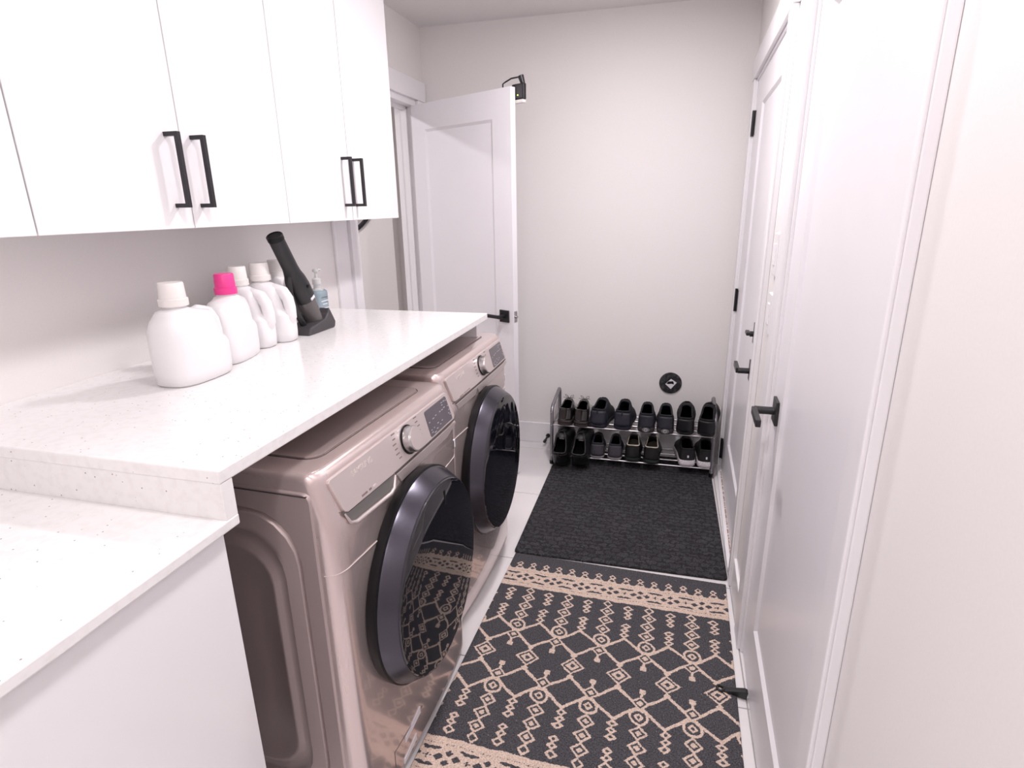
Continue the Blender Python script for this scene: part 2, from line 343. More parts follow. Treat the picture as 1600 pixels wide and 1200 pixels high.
# back baseboard and door stop
bb = struct(boxobj('baseboard_back', (XL+0.005, 0.345, YB-0.014, YB, 0, 0.139), 'trim', bevel=0.004))
ds = thing('door_stop', 'small black cylindrical door stop on the back baseboard beside shoe rack', 'door stop', (-0.705, YB-0.014, 0.055))
tubeobj('stem', [(0, 0.001, 0), (-0.004, -0.030, -0.004), (-0.008, -0.062, -0.012)], 0.006, 'black', ds, 10)
tubeobj('base_cup', [(0, 0.002, 0), (-0.001, -0.008, -0.001)], 0.014, 'black', ds, 14)
tubeobj('rubber_tip', [(-0.0078, -0.058, -0.0115), (-0.0105, -0.076, -0.016)], 0.0095, 'black_plastic', ds, 12)

# left doorway casing, jamb and head
tl = struct(empty('trim_4'))
def tb(n, b, bev=0.003): boxobj(n, b, 'trim', tl, bevel=bev)
tb('casing_board', (XL, XL+0.014, 2.372, 2.480, 0, DZ+0.02)); tb('casing_board', (XL, XL+0.022, 2.502, 2.572, 0, DZ+0.02)); tb('casing_fillet', (XL, XL+0.004, 2.475, 2.506, 0, DZ+0.02))
tb('head_board', (XL, XL+0.022, 2.362, 3.492, DZ+0.02, DZ+0.125)); tb('casing_board', (XL, XL+0.018, 3.385, 3.495, 0, DZ+0.02))
tb('jamb', (XL-0.125, XL+0.004, DY1-0.014, DY1+0.004, 0, DZ)); tb('jamb', (XL-0.125, XL+0.004, DY0-0.004, DY0+0.014, 0, DZ)); tb('head_jamb', (XL-0.125, XL+0.004, DY0, DY1, DZ-0.014, DZ+0.022))
tb('stop_bead', (XL-0.08, XL-0.045, DY1-0.028, DY1-0.012, 0, DZ-0.014)); tb('stop_bead', (XL-0.08, XL-0.045, DY0, DY1, DZ-0.030, DZ-0.012))
# open door on the left: hinged at the far jamb, swung into the room
bm = bmesh.new(); WD = 0.755
leaf(bm, WD, 2.058, 0.036, (0.105, WD-0.125, 0.24, 1.925), 0.008, 0.014)
d1 = struct(obj('door_1', bm, 'white'))
HX, HY, FX, FY = XL+0.018, DY1-0.030, -0.772, 3.002
ang = math.atan2(FY-HY, FX-HX)     # direction of the leaf; local +y runs from hinge to free edge
d1.location = (HX, HY, 0); d1.rotation_euler = (0, 0, ang - PI/2)
# local x=0 face looks to -x local; rotate so that it faces the camera
for z0, z1 in ((0.22, 0.31), (1.035, 1.125), (1.825, 1.915)):
    h = boxobj('hinge', (-0.0025, 0.034, -0.003, 0.0, z0, z1), 'steel', d1); tubeobj('hinge_pin', [(-0.004, -0.004, z0), (-0.004, -0.004, z1)], 0.006, 'steel', h, 10)
yh = WD - 0.062
for sx, x0 in ((-1, 0.0), (1, 0.036)):
    bm = bmesh.new(); a, b2 = sorted((x0, x0+sx*0.009)); box(bm, a, b2, yh-0.033, yh+0.033, 0.935-0.033, 0.935+0.033); hd = obj('lever_handle', bm, 'black', d1, bevel=0.002)
    tubeobj('spindle', [(x0, yh, 0.935), (x0+sx*0.05, yh, 0.935)], 0.0115, 'black', hd, 12)
    boxobj('lever_grip', (*sorted((x0+sx*0.042, x0+sx*0.056)), yh-0.125, yh+0.012, 0.926, 0.944), 'black', hd, bevel=0.002)
boxobj('latch_plate', (0.006, 0.030, WD-0.0005, WD+0.0012, 0.905, 0.965), 'steel', d1); tubeobj('latch_bolt', [(0.018, WD-0.002, 0.935), (0.018, WD+0.011, 0.935)], 0.0075, 'steel', d1, 10)
# camera device hanging behind the free top corner of that door
dev = thing('alarm_sensor', 'small black box with a green light hanging at the open door top corner', 'sensor', (HX, HY, 0), ang - PI/2)
boxobj('housing', (-0.030, -0.008, WD-0.03, WD+0.048, 2.000, 2.074), 'black_plastic', dev, bevel=0.006, seg=3)
boxobj('front_panel', (-0.0085, -0.0065, WD-0.004, WD+0.038, 2.010, 2.068), 'dock', dev, bevel=0.001)
tubeobj('indicator_light', [(-0.008, WD+0.012, 2.022), (-0.004, WD+0.012, 2.022)], 0.0032, 'led', dev, 10)
boxobj('mount_foot', (-0.030, -0.004, WD-0.025, WD+0.046, 1.986, 2.002), 'jug_cream', dev, bevel=0.004)
boxobj('mount_plate', (-0.012, 0.001, WD-0.06, WD-0.015, 1.99, 2.05), 'jug_cream', dev, bevel=0.001)
tubeobj('cable', [(-0.006, WD-0.085, 2.045), (-0.006, WD-0.085, 2.083), (-0.006, WD-0.07, 2.089), (-0.008, WD-0.03, 2.101), (-0.012, WD+0.015, 2.102), (-0.020, WD+0.03, 2.098)], 0.0036, 'black', dev, 8)
tubeobj('swivel_head', [(-0.018, WD+0.022, 2.106), (-0.020, WD+0.034, 2.072)], [0.015, 0.011], 'black', dev, 12)

# ------------------------------------------------------------------ ceiling lights
for i, (x, y, pw) in enumerate(POT_LIGHTS):
    t = thing('recessed_light', ['round recessed ceiling light above the charcoal floor mat', 'round recessed ceiling light above the washing machines', 'round recessed ceiling light near the room entrance'][i], 'ceiling light', (x, y, ZC), 0, 'recessed ceiling lights')
    bm = bmesh.new(); lathe(bm, [(0.072, 0.001), (0.092, 0.001), (0.094, -0.004), (0.078, -0.008), (0.072, -0.004), (0.072, 0.001)], 32); obj('trim_ring', bm, 'white', t, smooth=40)
    ld = bpy.data.lights.new('lamp', 'AREA'); ld.shape = 'DISK'; ld.size = 0.14; ld.energy = pw; ld.color = LIGHT_COL
    lo = bpy.data.objects.new('lamp', ld); C.objects.link(lo); lo.parent = t; lo.location = (0, 0, -0.006)
t = thing('recessed_light', 'added unseen ceiling light brightening the hall beyond the open door', 'ceiling light', (-2.5, 2.7, ZC), 0, 'recessed ceiling lights')  # added lamp, out of view, put in to light the hall
bm = bmesh.new(); lathe(bm, [(0.072, 0.001), (0.092, 0.001), (0.094, -0.004), (0.078, -0.008), (0.072, -0.004), (0.072, 0.001)], 32); obj('trim_ring', bm, 'white', t, smooth=40)
ld = bpy.data.lights.new('lamp', 'AREA'); ld.shape = 'DISK'; ld.size = 0.14; ld.energy = 12; ld.color = LIGHT_COL
lo = bpy.data.objects.new('lamp', ld); C.objects.link(lo); lo.parent = t; lo.location = (0, 0, -0.006)

# round black mirror in the hall
t = thing('round_mirror', 'round mirror with a black frame on the hall wall beyond the open door', 'mirror', (-2.300, 3.78, 1.655))
bm = bmesh.new(); lathe(bm, [(0.0, 0.0), (0.34, 0.0), (0.345, -0.012), (0.33, -0.022), (0.315, -0.012)], 64, 'y'); obj('frame', bm, 'black', t, smooth=40)
bm = bmesh.new(); lathe(bm, [(0.0, -0.010), (0.318, -0.010), (0.318, -0.004)], 64, 'y'); obj('glass', bm, 'mirror', t, smooth=40)

# ------------------------------------------------------------------ upper cabinets
XC, ZCB, YCE, CW = -1.188, 1.465, 2.482, 0.40
def handle(parent, y, z0, z1):
    bm = bmesh.new()
    h = 0.006
    box(bm, XC+0.030, XC+0.040, y-h, y+h, z0, z1); box(bm, XC-0.001, XC+0.032, y-h, y+h, z0, z0+0.010); box(bm, XC-0.001, XC+0.032, y-h, y+h, z1-0.010, z1)
    return obj('handle', bm, 'black', parent, bevel=0.001)
def cabinet(y1, label, handles=True):
    y0 = y1 - 2*CW
    t = thing('wall_cabinet', label, 'cabinet', (0, 0, 0), 0, 'upper wall cabinets')
    bm = bmesh.new(); box(bm, XL+0.002, XC-0.020, y0+0.001, y1-0.001, ZCB+0.001, 2.40); obj('carcass', bm, 'cabinet', t, bevel=0.001)
    for k in range(2):
        a = y0 + k*CW; d = boxobj('cabinet_door', (XC-0.019, XC, a+0.0018, a+CW-0.0018, ZCB-0.001, 2.398), 'cabinet', t, bevel=0.001)
        if handles:
            yy = a+CW-0.046 if k == 0 else a+0.036
            handle(d, yy, 1.514, 1.688)
    return t
cabinet(YCE, 'white flat wall cabinet with a pair of black bar handles, beside the doorway')
cabinet(YCE-2*CW, 'white flat wall cabinet above the detergent jugs and the lower counter')
cabinet(YCE-4*CW, 'white flat wall cabinet farthest from the doorway')
struct(boxobj('trim_5', (XL+0.001, XC-0.004, YCE-6*CW, YCE, 2.40, ZC), 'cabinet'))

# ------------------------------------------------------------------ counters
XCT, ZCT, YCE2, YCN = -0.713, 1.086, 2.257, 0.757
ct = thing('raised_countertop', 'white speckled quartz countertop bridging the two laundry machines', 'countertop')
boxobj('slab', (XL, XCT, YCN-0.03, YCE2, ZCT-0.026, ZCT), 'quartz', ct, bevel=0.003)
boxobj('end_upstand', (XL+0.004, XCT-0.001, YCN-0.028, YCN, 0.990, ZCT-0.026), 'quartz', ct, bevel=0.001)
boxobj('support_cleat', (XL+0.02, XCT-0.04, YCE2-0.030, YCE2-0.012, 0.9895, ZCT-0.026), 'cabinet', ct)
lc = tag(boxobj('lower_countertop', (XL, XCT, YF+0.02, YCN+0.001, 0.970, 0.9905), 'quartz', bevel=0.003), 'white speckled quartz countertop on white base cabinets, lower level', 'countertop')
bc_edges = [0.733, 0.133, -0.467, -1.067]
for i in range(3):
    y1, y0 = bc_edges[i], bc_edges[i+1]
    t = thing('base_cabinet', ['white base cabinet beside the front washing machine', 'white base cabinet in the middle of the run', 'white base cabinet farthest from the washing machine'][i], 'cabinet', (0,0,0), 0, 'white base cabinets')
    boxobj('carcass', (XL+0.002, XCT-0.035, y0+0.001, y1-0.001, 0.10, 0.9705), 'cabinet', t, bevel=0.001)
    boxobj('toe_kick', (XL+0.01, XCT-0.09, y0+0.001, y1-0.001, 0.0, 0.1005), 'cabinet', t)
    d = boxobj('cabinet_door', (XCT-0.036, XCT-0.016, y0+0.0015, y1-0.0015, 0.105, 0.966), 'cabinet', t, bevel=0.001)
    bm = bmesh.new(); hx = XCT-0.016; yy = y0+0.05
    box(bm, hx+0.030, hx+0.040, yy-0.006, yy+0.006, 0.72, 0.89); box(bm, hx-0.001, hx+0.032, yy-0.006, yy+0.006, 0.72, 0.73); box(bm, hx-0.001, hx+0.032, yy-0.006, yy+0.006, 0.88, 0.89); obj('handle', bm, 'black', d, bevel=0.001)

# ------------------------------------------------------------------ laundry machines
MW, MD, MH = 0.686, 0.765, 0.985
TAU = math.atan(0.26); PZ0 = 0.872
def pp(s, z, off=0.0):      # point on the tilted control fascia
    return Vector((-0.26*(z-PZ0) + off*math.cos(TAU), s, z + off*math.sin(TAU)))
def bulge(y): return 0.012*max(0.0, 1-((y-MW/2)/(MW/2-0.05))**2)
def machine(name, label, loc, rz, washer):
    t = thing(name, label, 'washing machine' if washer else 'dryer', loc, rz)
    prof = [(-MD, 0.028), (0, 0.028), (0, 0.40), (0, 0.73), (0, 0.815), (0, 0.866), (-0.006, 0.880), (-0.0245, 0.962), (-0.0265, 0.9695), (-0.0305, 0.9765), (-0.0365, 0.9820), (-0.044, 0.985), (-MD+0.01, 0.985), (-MD, 0.975)]
    rings = []; ys = [0.0, 0.0015, 0.004, 0.008, 0.013, 0.020, 0.030, 0.040, 0.05]
    ys = ys + [0.05 + (MW-0.10)*k/12 for k in range(1, 12)] + [MW-y for y in reversed(ys)]
    for y in ys:
        e = min(y, MW-y); a_ = max(0.0, 1-e/0.05); c = 0.036*(1-math.sqrt(1-a_*a_)); b_ = max(0.0, 1-e/0.014); k = 0.014*(1-math.sqrt(1-b_*b_))
        ring = []
        for i, (x, z) in enumerate(prof):
            if 1 <= i <= 3: xx = x - c + bulge(y)
            elif 4 <= i <= 5: xx = x - c
            elif 6 <= i <= 11: xx = x - c*0.75
            else: xx = x
            zz = z - k if z > 0.96 else (z + 0.3*k if z < 0.05 else z)
            ring.append((xx, y, zz))
        rings.append(ring)
    bm = bmesh.new(); loft(bm, rings); obj('body', bm, 'champagne', t, smooth=35)
    for x in (-0.06, -MD+0.06):
        for y in (0.06, MW-0.06):
            bm = bmesh.new(); lathe(bm, [(0, 0), (0.022, 0), (0.022, 0.012), (0.012, 0.014), (0.012, 0.032)], 12, 'z', (x, y, 0)); obj('foot', bm, 'gasket', t, smooth=40)
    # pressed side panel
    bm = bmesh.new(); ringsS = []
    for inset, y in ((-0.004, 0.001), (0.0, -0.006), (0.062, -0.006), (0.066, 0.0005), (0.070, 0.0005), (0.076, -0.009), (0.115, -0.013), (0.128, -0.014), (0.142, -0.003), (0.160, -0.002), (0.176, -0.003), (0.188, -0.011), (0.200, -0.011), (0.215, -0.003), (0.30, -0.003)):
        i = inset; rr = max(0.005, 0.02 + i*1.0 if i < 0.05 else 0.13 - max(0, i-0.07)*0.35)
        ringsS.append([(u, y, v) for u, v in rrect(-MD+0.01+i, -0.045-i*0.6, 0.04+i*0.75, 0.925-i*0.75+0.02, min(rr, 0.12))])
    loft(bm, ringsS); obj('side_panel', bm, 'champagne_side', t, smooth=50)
    boxobj('top_side_seam', (-MD+0.01, -0.05, -0.0075, 0.002, 0.9395, 0.942), 'seam', t)
    # lid plate on top
    bm = bmesh.new(); outl = rrect(-MD+0.04, -0.078, 0.075, MW-0.085, 0.035)
    cx = sum(p[0] for p in outl)/len(outl); cy = sum(p[1] for p in outl)/len(outl)
    def sc(k): return [(cx+(u-cx)*k, cy+(v_-cy)*k) for u, v_ in outl]
    loft(bm, [[(u, v_, 0.984) for u, v_ in outl], [(u, v_, 0.9885) for u, v_ in outl], [(u, v_, 0.9895) for u, v_ in sc(0.985)], [(u, v_, 0.987) for u, v_ in sc(0.9)]]); obj('lid_plate', bm, 'champagne', t, smooth=30)
    bm = bmesh.new(); tube(bm, [(u, v_, 0.9852) for u, v_ in rrect(-MD+0.037, -0.075, 0.072, MW-0.082, 0.037)], 0.0013, 6, True); obj('lid_seam', bm, 'seam', t)
    # fascia plate
    fas = [(0.030, 0.958), (0.036, 0.964), (0.648, 0.964), (0.656, 0.958), (0.668, 0.884), (0.660, 0.876), (0.5, 0.8745), (0.25, 0.874), (0.060, 0.879), (0.050, 0.884)]
    bm = bmesh.new(); prism(bm, fas, lambda u, v_, d: pp(u, v_, d), -0.004, 0.0045); fp = obj('control_fascia', bm, 'champagne_panel', t, bevel=0.002)
    tubeobj('fascia_seam', [pp(s, z, 0.0030) for s, z in ((0.27, 0.8728), (0.45, 0.8728), (0.60, 0.8733), (0.657, 0.8745), (0.669, 0.882))] if washer else [pp(s, z, 0.0030) for s, z in ((0.055, 0.874), (0.2, 0.8726), (0.45, 0.8728), (0.60, 0.8733), (0.657, 0.8745))], 0.0020, 'seam', t, 6)
    # light strip under the fascia
    bm = bmesh.new(); prism(bm, [(0.275, 0.868), (0.665, 0.868), (0.672, 0.858), (0.60, 0.838), (0.30, 0.836)], lambda u, v_, d: Vector((d, u, v_)), -0.004, 0.0035); obj('lower_strip', bm, 'champagne_panel', t, bevel=0.002)
    # display
    disp = [(0.490, 0.950), (0.494, 0.954), (0.636, 0.955), (0.641, 0.951), (0.6475, 0.887), (0.644, 0.882), (0.494, 0.880), (0.490, 0.884)]
    bm = bmesh.new(); prism(bm, disp, lambda u, v_, d: pp(u, v_, d), 0.003, 0.0056); dp = obj('display', bm, 'display', t, bevel=0.0006)
    rnd = random.Random(3)
    for (u, v_, wd) in [(0.600, 0.944, 0.009), (0.616, 0.944, 0.009), (0.600, 0.937, 0.008), (0.630, 0.942, 0.008), (0.575, 0.925, 0.010), (0.592, 0.925, 0.010), (0.608, 0.927, 0.010), (0.634, 0.924, 0.006), (0.545, 0.924, 0.010), (0.525, 0.921, 0.012), (0.500, 0.918, 0.007), (0.635, 0.912, 0.006), (0.628, 0.903, 0.008), (0.635, 0.897, 0.008),
                        (0.500, 0.896, 0.008), (0.500, 0.889, 0.011), (0.518, 0.897, 0.008), (0.534, 0.889, 0.010), (0.545, 0.901, 0.011), (0.560, 0.893, 0.008), (0.575, 0.899, 0.009), (0.515, 0.884, 0.014)]:
        bm = bmesh.new(); prism(bm, [(u, v_), (u+wd, v_), (u+wd, v_+0.0022), (u, v_+0.0022)], lambda a, c, d: pp(a, c, d), 0.0054, 0.0059); obj('display_mark', bm, 'display_mark', dp)
    # dial
    ds_, dz_ = 0.372, 0.921
    nrm = Vector((math.cos(TAU), 0, math.sin(TAU))); e1 = Vector((0, 1, 0)); e2 = Vector((-math.sin(TAU), 0, math.cos(TAU)))
    def dial(bm, prof, seg=36):
        c = pp(ds_, dz_, 0); rg = []
        for r_, h in prof: rg.append([c + nrm*h + (e1*math.cos(2*PI*k/seg) + e2*math.sin(2*PI*k/seg))*r_ for k in range(seg)])
        loft(bm, rg)
    bm = bmesh.new(); dial(bm, [(0.0395, 0.002), (0.0395, 0.007), (0.036, 0.008)]); dr = obj('dial_ring', bm, 'gasket', t, smooth=40)
    bm = bmesh.new(); dial(bm, [(0.0355, 0.004), (0.0350, 0.026), (0.0335, 0.029), (0.031, 0.030)]); dl = obj('dial', bm, 'steel', t, smooth=40)
    bm = bmesh.new(); dial(bm, [(0.0315, 0.0295), (0.0310, 0.0306), (0.001, 0.0306)]); obj('dial_face', bm, 'champagne_panel', dl, smooth=30)
    for sd in (-1, 1):
        for k in range(6):
            a = 0.036 - 0.0125*k; u0 = ds_ + sd*(0.050 + 0.010*math.cos((k-2.5)*0.5)); wd = 0.018 if k % 2 == 0 else 0.014
            u1 = u0 + sd*wd; u0, u1 = min(u0, u1), max(u0, u1)
            bm = bmesh.new(); prism(bm, [(u0, dz_+a), (u1, dz_+a), (u1, dz_+a+0.003), (u0, dz_+a+0.003)], lambda q_, c, d: pp(q_, c, d), 0.0042, 0.0049); obj('cycle_mark', bm, 'print', fp)
    textobj('brand_lettering', 'SAMSUNG', 0.0195, 'print_pale', fp, pp(0.108, 0.936, 0.0046), (0, 1, 0), e2, 0.0005)
    if washer:
        for u0, u1 in ((0.118, 0.142), (0.150, 0.160), (0.168, 0.182)):
            bm = bmesh.new(); prism(bm, [(u0, 0.884), (u1, 0.884), (u1, 0.8885), (u0, 0.8885)], lambda q_, c, d: pp(q_, c, d), 0.0042, 0.0049); obj('feature_mark', bm, 'print' if u0 != 0.168 else 'print_pale', fp)
        bm = bmesh.new(); prism(bm, [(0.044, 0.888), (0.050, 0.884), (0.060, 0.8785), (0.25, 0.8735), (0.268, 0.872), (0.252, 0.843), (0.235, 0.838), (0.080, 0.848), (0.062, 0.856)], lambda u, v_, d: Vector((d-0.002, u, v_)), -0.004, 0.0036); obj('drawer_recess_shade', bm, 'recess', t)  # no hollow is cut: flat plate, its dark grey paints the shade inside
        tubeobj('drawer_lip', [(0.002, 0.046, 0.882), (0.004, 0.060, 0.855), (0.006, 0.080, 0.8455), (0.007, 0.235, 0.8355), (0.006, 0.254, 0.841), (0.002, 0.271, 0.868)], [0.002, 0.004, 0.0055, 0.0055, 0.005, 0.003], 'champagne_panel', t, 8)
    else:
        for u0, u1 in ((0.10, 0.135), (0.142, 0.205)):
            bm = bmesh.new(); prism(bm, [(u0, 0.881), (u1, 0.881), (u1, 0.8835), (u0, 0.8835)], lambda q_, c, d: pp(q_, c, d), 0.0042, 0.0049); obj('feature_mark', bm, 'print', fp)
        bm = bmesh.new(); prism(bm, [(0.06, 0.870), (0.29, 0.868), (0.265, 0.838), (0.085, 0.843)], lambda u, v_, d: Vector((d, u, v_)), -0.004, 0.003); obj('drawer_front', bm, 'champagne_panel', t, bevel=0.003)
    # horizontal panel joint
    bm = bmesh.new()
    jp = []
    for y in ys:
        e = min(y, MW-y); a_ = max(0.0, 1-e/0.05); jp.append((-0.036*(1-math.sqrt(1-a_*a_)) + bulge(y)*0.80 + 0.0004, y, 0.752))
    tube(bm, jp, 0.0011, 6); obj('panel_joint', bm, 'print_pale', t)
    # door
    cs, cz = MW/2 + 0.004, 0.545
    bm = bmesh.new(); lathe(bm, [(0.20, 0.004), (0.292, 0.004), (0.297, 0.018), (0.297, 0.030), (0.289, 0.034)], 72, 'x', (0, 0, cz)); bmesh.ops.scale(bm, vec=(1, 0.935, 1), verts=bm.verts); bmesh.ops.translate(bm, verts=bm.verts, vec=(0, cs, 0)); dr = obj('door', bm, 'gasket', t, smooth=40)
    bm = bmesh.new(); lathe(bm, [(0.290, 0.024), (0.2925, 0.034), (0.290, 0.040), (0.268, 0.076), (0.262, 0.079)], 96, 'x', (0, 0, cz)); bmesh.ops.scale(bm, vec=(1, 0.935, 1), verts=bm.verts); bmesh.ops.translate(bm, verts=bm.verts, vec=(0, cs, 0)); obj('door_rim', bm, 'door_rim', dr, smooth=28)
    bm = bmesh.new(); lathe(bm, [(0.266, 0.0765), (0.263, 0.0800), (0.255, 0.0820), (0.15, 0.0850), (0.0, 0.0860)], 96, 'x', (0, 0, cz)); bmesh.ops.scale(bm, vec=(1, 0.935, 1), verts=bm.verts); bmesh.ops.translate(bm, verts=bm.verts, vec=(0, cs, 0)); obj('door_glass', bm, 'door_glass', dr, smooth=28)
    bm = bmesh.new(); lathe(bm, [(0.026, 0.0), (0.026, 0.0012), (0.021, 0.0012), (0.021, 0.0)], 28, 'x', (0.0825, cs+0.005, cz+0.205))
    if not washer:
        box(bm, 0.0825, 0.0840, cs+0.002, cs+0.008, cz+0.198, cz+0.218); obj('door_emblem', bm, 'gasket', dr)
    else:
        bm.free(); boxobj('door_grip_slot', (0.0800, 0.0840, cs+0.03, cs+0.038, cz+0.195, cz+0.235), 'gasket', dr)
    # badge
    boxobj('badge', (-0.008, -0.004, 0.650, 0.664, 0.775, 0.800) if washer else (-0.008, -0.004, 0.645, 0.663, 0.775, 0.800), 'gasket' if washer else 'print', t)
    boxobj('badge', (-0.009, -0.004, 0.664, 0.674, 0.777, 0.802), 'paper', t)
    if washer:
        for pg in ([(0.195, 0.092), (0.283, 0.108), (0.284, 0.130), (0.198, 0.108)], [(0.180, 0.030), (0.250, 0.044), (0.253, 0.064), (0.182, 0.046)]):
            bm = bmesh.new(); prism(bm, pg, lambda u, v_, d: Vector((d+bulge(u), u, v_)), -0.001, 0.0025); obj('sticker', bm, 'paper', t)
        tubeobj('filter_door_seam', [(bulge(0.14), 0.14, 0.03), (bulge(0.14), 0.14, 0.115), (bulge(0.20), 0.20, 0.1155), (bulge(0.30), 0.30, 0.1155)], 0.001, 'seam', t, 6)
    return t
machine('washing_machine', 'champagne front-load washing machine with detergent drawer recess, beside the base cabinet', (-0.6395, 0.920, 0), -0.0305, True)
machine('dryer', 'champagne front-load dryer with a round emblem on its black door', (-0.669, 1.668, 0), -0.0109, False)

# ------------------------------------------------------------------ things on the counter
def superell(cx, cy, hx, hy, z, n=28, p=2.6):
    out = []
    for k in range(n):
        a = 2*PI*k/n; c, s_ = math.cos(a), math.sin(a)
        out.append((cx + hx*math.copysign(abs(c)**(2/p), c), cy + hy*math.copysign(abs(s_)**(2/p), s_), z))
    return out
def jug(label, x, y, rz, wd, dp, cap, ny=-0.02, hscale=1.0, capw=0.030, label_mark=False):
    """long axis along local y, handle at +y"""
    t = thing('detergent_jug', label, 'jug', (x, y, ZCT), rz, 'white detergent jugs on the counter')
    W, D = wd/2, dp/2; k = hscale
    secs = [(0.0, 0, W*0.90, D*0.86), (0.006, 0, W*0.98, D*0.97), (0.03, 0, W, D), (0.085*k, 0, W, D), (0.098*k, -0.004, W*0.95, D), (0.110*k, -0.12*W, W*0.86, D*0.98), (0.135*k, -0.15*W, W*0.82, D*0.98), (0.160*k, -0.13*W, W*0.80, D*0.95), (0.174*k, -0.10*W, W*0.70, D*0.86), (0.182*k, ny*0.8, W*0.52, D*0.70), (0.187*k, ny, 0.034, min(D*0.7, 0.034)), (0.191*k, ny, 0.0255, 0.0255), (0.208*k, ny, 0.0255, 0.0255)]
    bm = bmesh.new(); loft(bm, [superell(0, cy, d_, w_, z, 28, 3.0 if z < 0.15*k else 2.2) for z, cy, w_, d_ in secs]); obj('body', bm, 'jug', t, smooth=60)
    hp = [(0, 0.1*W, 0.163*k), (0, 0.42*W, 0.168*k), (0, 0.72*W, 0.160*k), (0, 0.88*W, 0.138*k), (0, 0.93*W, 0.110*k), (0, 0.90*W, 0.080*k), (0, 0.82*W, 0.06*k)]
    tubeobj('grip', hp, [0.016, 0.019, 0.0195, 0.0185, 0.018, 0.020, 0.017], 'jug', t, 14)
    bm = bmesh.new(); h0 = 0.196*k
    lathe(bm, [(0.0, h0), (capw*1.12, h0), (capw*1.14, h0+0.017), (capw*1.02, h0+0.019), (capw*0.97, h0+0.054), (capw*0.90, h0+0.057), (0, h0+0.057)], 36, 'z', (0, ny, 0)); obj('cap', bm, cap, t, smooth=40)
    if label_mark:
        bm = bmesh.new(); box(bm, -0.002, 0.0025, -0.02, 0.02, 0.04, 0.09); bmesh.ops.translate(bm, verts=bm.verts, vec=(D, 0.1*W, 0)); obj('blue_label', bm, 'blue_label', t)
    return t
jug('white detergent jug with cream cap in front of the pink-capped jug', -1.185, 1.196, 0.02, 0.20, 0.125, 'jug_cream', ny=-0.03)
jug('white detergent jug with a bright pink cap', -1.225, 1.398, 0.24, 0.185, 0.098, 'pink', ny=-0.004, hscale=0.98, capw=0.027)
jug('white detergent jug with cream cap between the pink-capped jug and another jug', -1.298, 1.545, -PI/2+0.04, 0.185, 0.088, 'jug_cream', ny=-0.006, capw=0.027, label_mark=True)
jug('white detergent jug with a broad cream cap beside the black hand vacuum', -1.283, 1.637, -PI/2+0.02, 0.185, 0.090, 'jug_cream', ny=-0.012, hscale=1.02, capw=0.030)
jug('white detergent jug half hidden behind the hand vacuum, against the wall', -1.375, 1.822, -PI/2, 0.150, 0.085, 'jug_cream', ny=0.0, hscale=0.98, capw=0.024)

# hand vacuum leaning back in its dock
vc = thing('hand_vacuum', 'black cordless hand vacuum standing upright on its charging foot', 'vacuum', (-1.232, 1.80, ZCT))
def pt(y, z, x=0.0): return (x, y-1.80, z-ZCT)
ax0, ax1 = Vector(pt(1.825, 1.105)), Vector(pt(1.652, 1.428))
def vac_ring(f, hw, hd, shift=0.0):
    c = ax0.lerp(ax1, f); d = (ax1-ax0).normalized(); u = Vector((1, 0, 0)); v_ = d.cross(u)
    c = c + v_*shift
    return [c + u*hd*math.cos(2*PI*k/20) + v_*hw*math.sin(2*PI*k/20) for k in range(20)]
bm = bmesh.new(); loft(bm, [vac_ring(f, a, b_, s_) for f, a, b_, s_ in ((0.30, 0.037, 0.036, 0.0), (0.34, 0.040, 0.038, 0.0), (0.46, 0.041, 0.038, 0.0), (0.54, 0.037, 0.035, 0.0), (0.60, 0.029, 0.029, 0.002), (0.66, 0.0255, 0.0265, 0.003), (0.97, 0.0245, 0.0255, 0.0))]); vb = obj('motor_body', bm, 'black_plastic', vc, smooth=45)
bm = bmesh.new(); loft(bm, [vac_ring(f, a, b_, s_) for f, a, b_, s_ in ((0.955, 0.0262, 0.0272, 0), (0.995, 0.0262, 0.0272, 0), (1.0, 0.0245, 0.0255, 0), (0.992, 0.021, 0.022, 0))]); obj('end_cap', bm, 'gasket', vb, smooth=40)
bm = bmesh.new(); loft(bm, [vac_ring(f, a, b_, s_) for f, a, b_, s_ in ((0.02, 0.030, 0.034, -0.004), (0.12, 0.034, 0.036, -0.002), (0.31, 0.038, 0.037, 0.0))]); obj('dust_bin', bm, 'smoke', vc, smooth=45)
d_ = (ax1-ax0).normalized(); n_ = d_.cross(Vector((1, 0, 0)))
cc = ax0.lerp(ax1, 0.33)
bm = bmesh.new(); box(bm, 0.0355, 0.0392, -0.012, 0.010, -0.004, 0.005); bmesh.ops.rotate(bm, verts=bm.verts, cent=(0,0,0), matrix=Matrix.Rotation(0.49, 3, 'X')); bmesh.ops.translate(bm, verts=bm.verts, vec=cc); obj('name_plate', bm, 'paper', vb)
tubeobj('power_button', [ax0.lerp(ax1, 0.46)+Vector((0.035, 0, 0)), ax0.lerp(ax1, 0.46)+Vector((0.0405, 0, 0))], 0.006, 'gasket', vb, 12)
tubeobj('handle_bow', [ax0.lerp(ax1, 0.60)-n_*0.02, ax0.lerp(ax1, 0.48)-n_*0.052, ax0.lerp(ax1, 0.30)-n_*0.066, ax0.lerp(ax1, 0.10)-n_*0.060, ax0.lerp(ax1, 0.02)-n_*0.045], 0.011, 'black_plastic', vc, 10)
bm = bmesh.new(); prism(bm, [(-0.088, 0.0), (0.078, 0.0), (0.086, 0.022), (0.052, 0.078), (0.040, 0.060), (0.020, 0.042), (-0.074, 0.026)], lambda u, v_, d: Vector((d, u, v_)), -0.045, 0.045); obj('charging_foot', bm, 'dock', vc, bevel=0.006, seg=3)

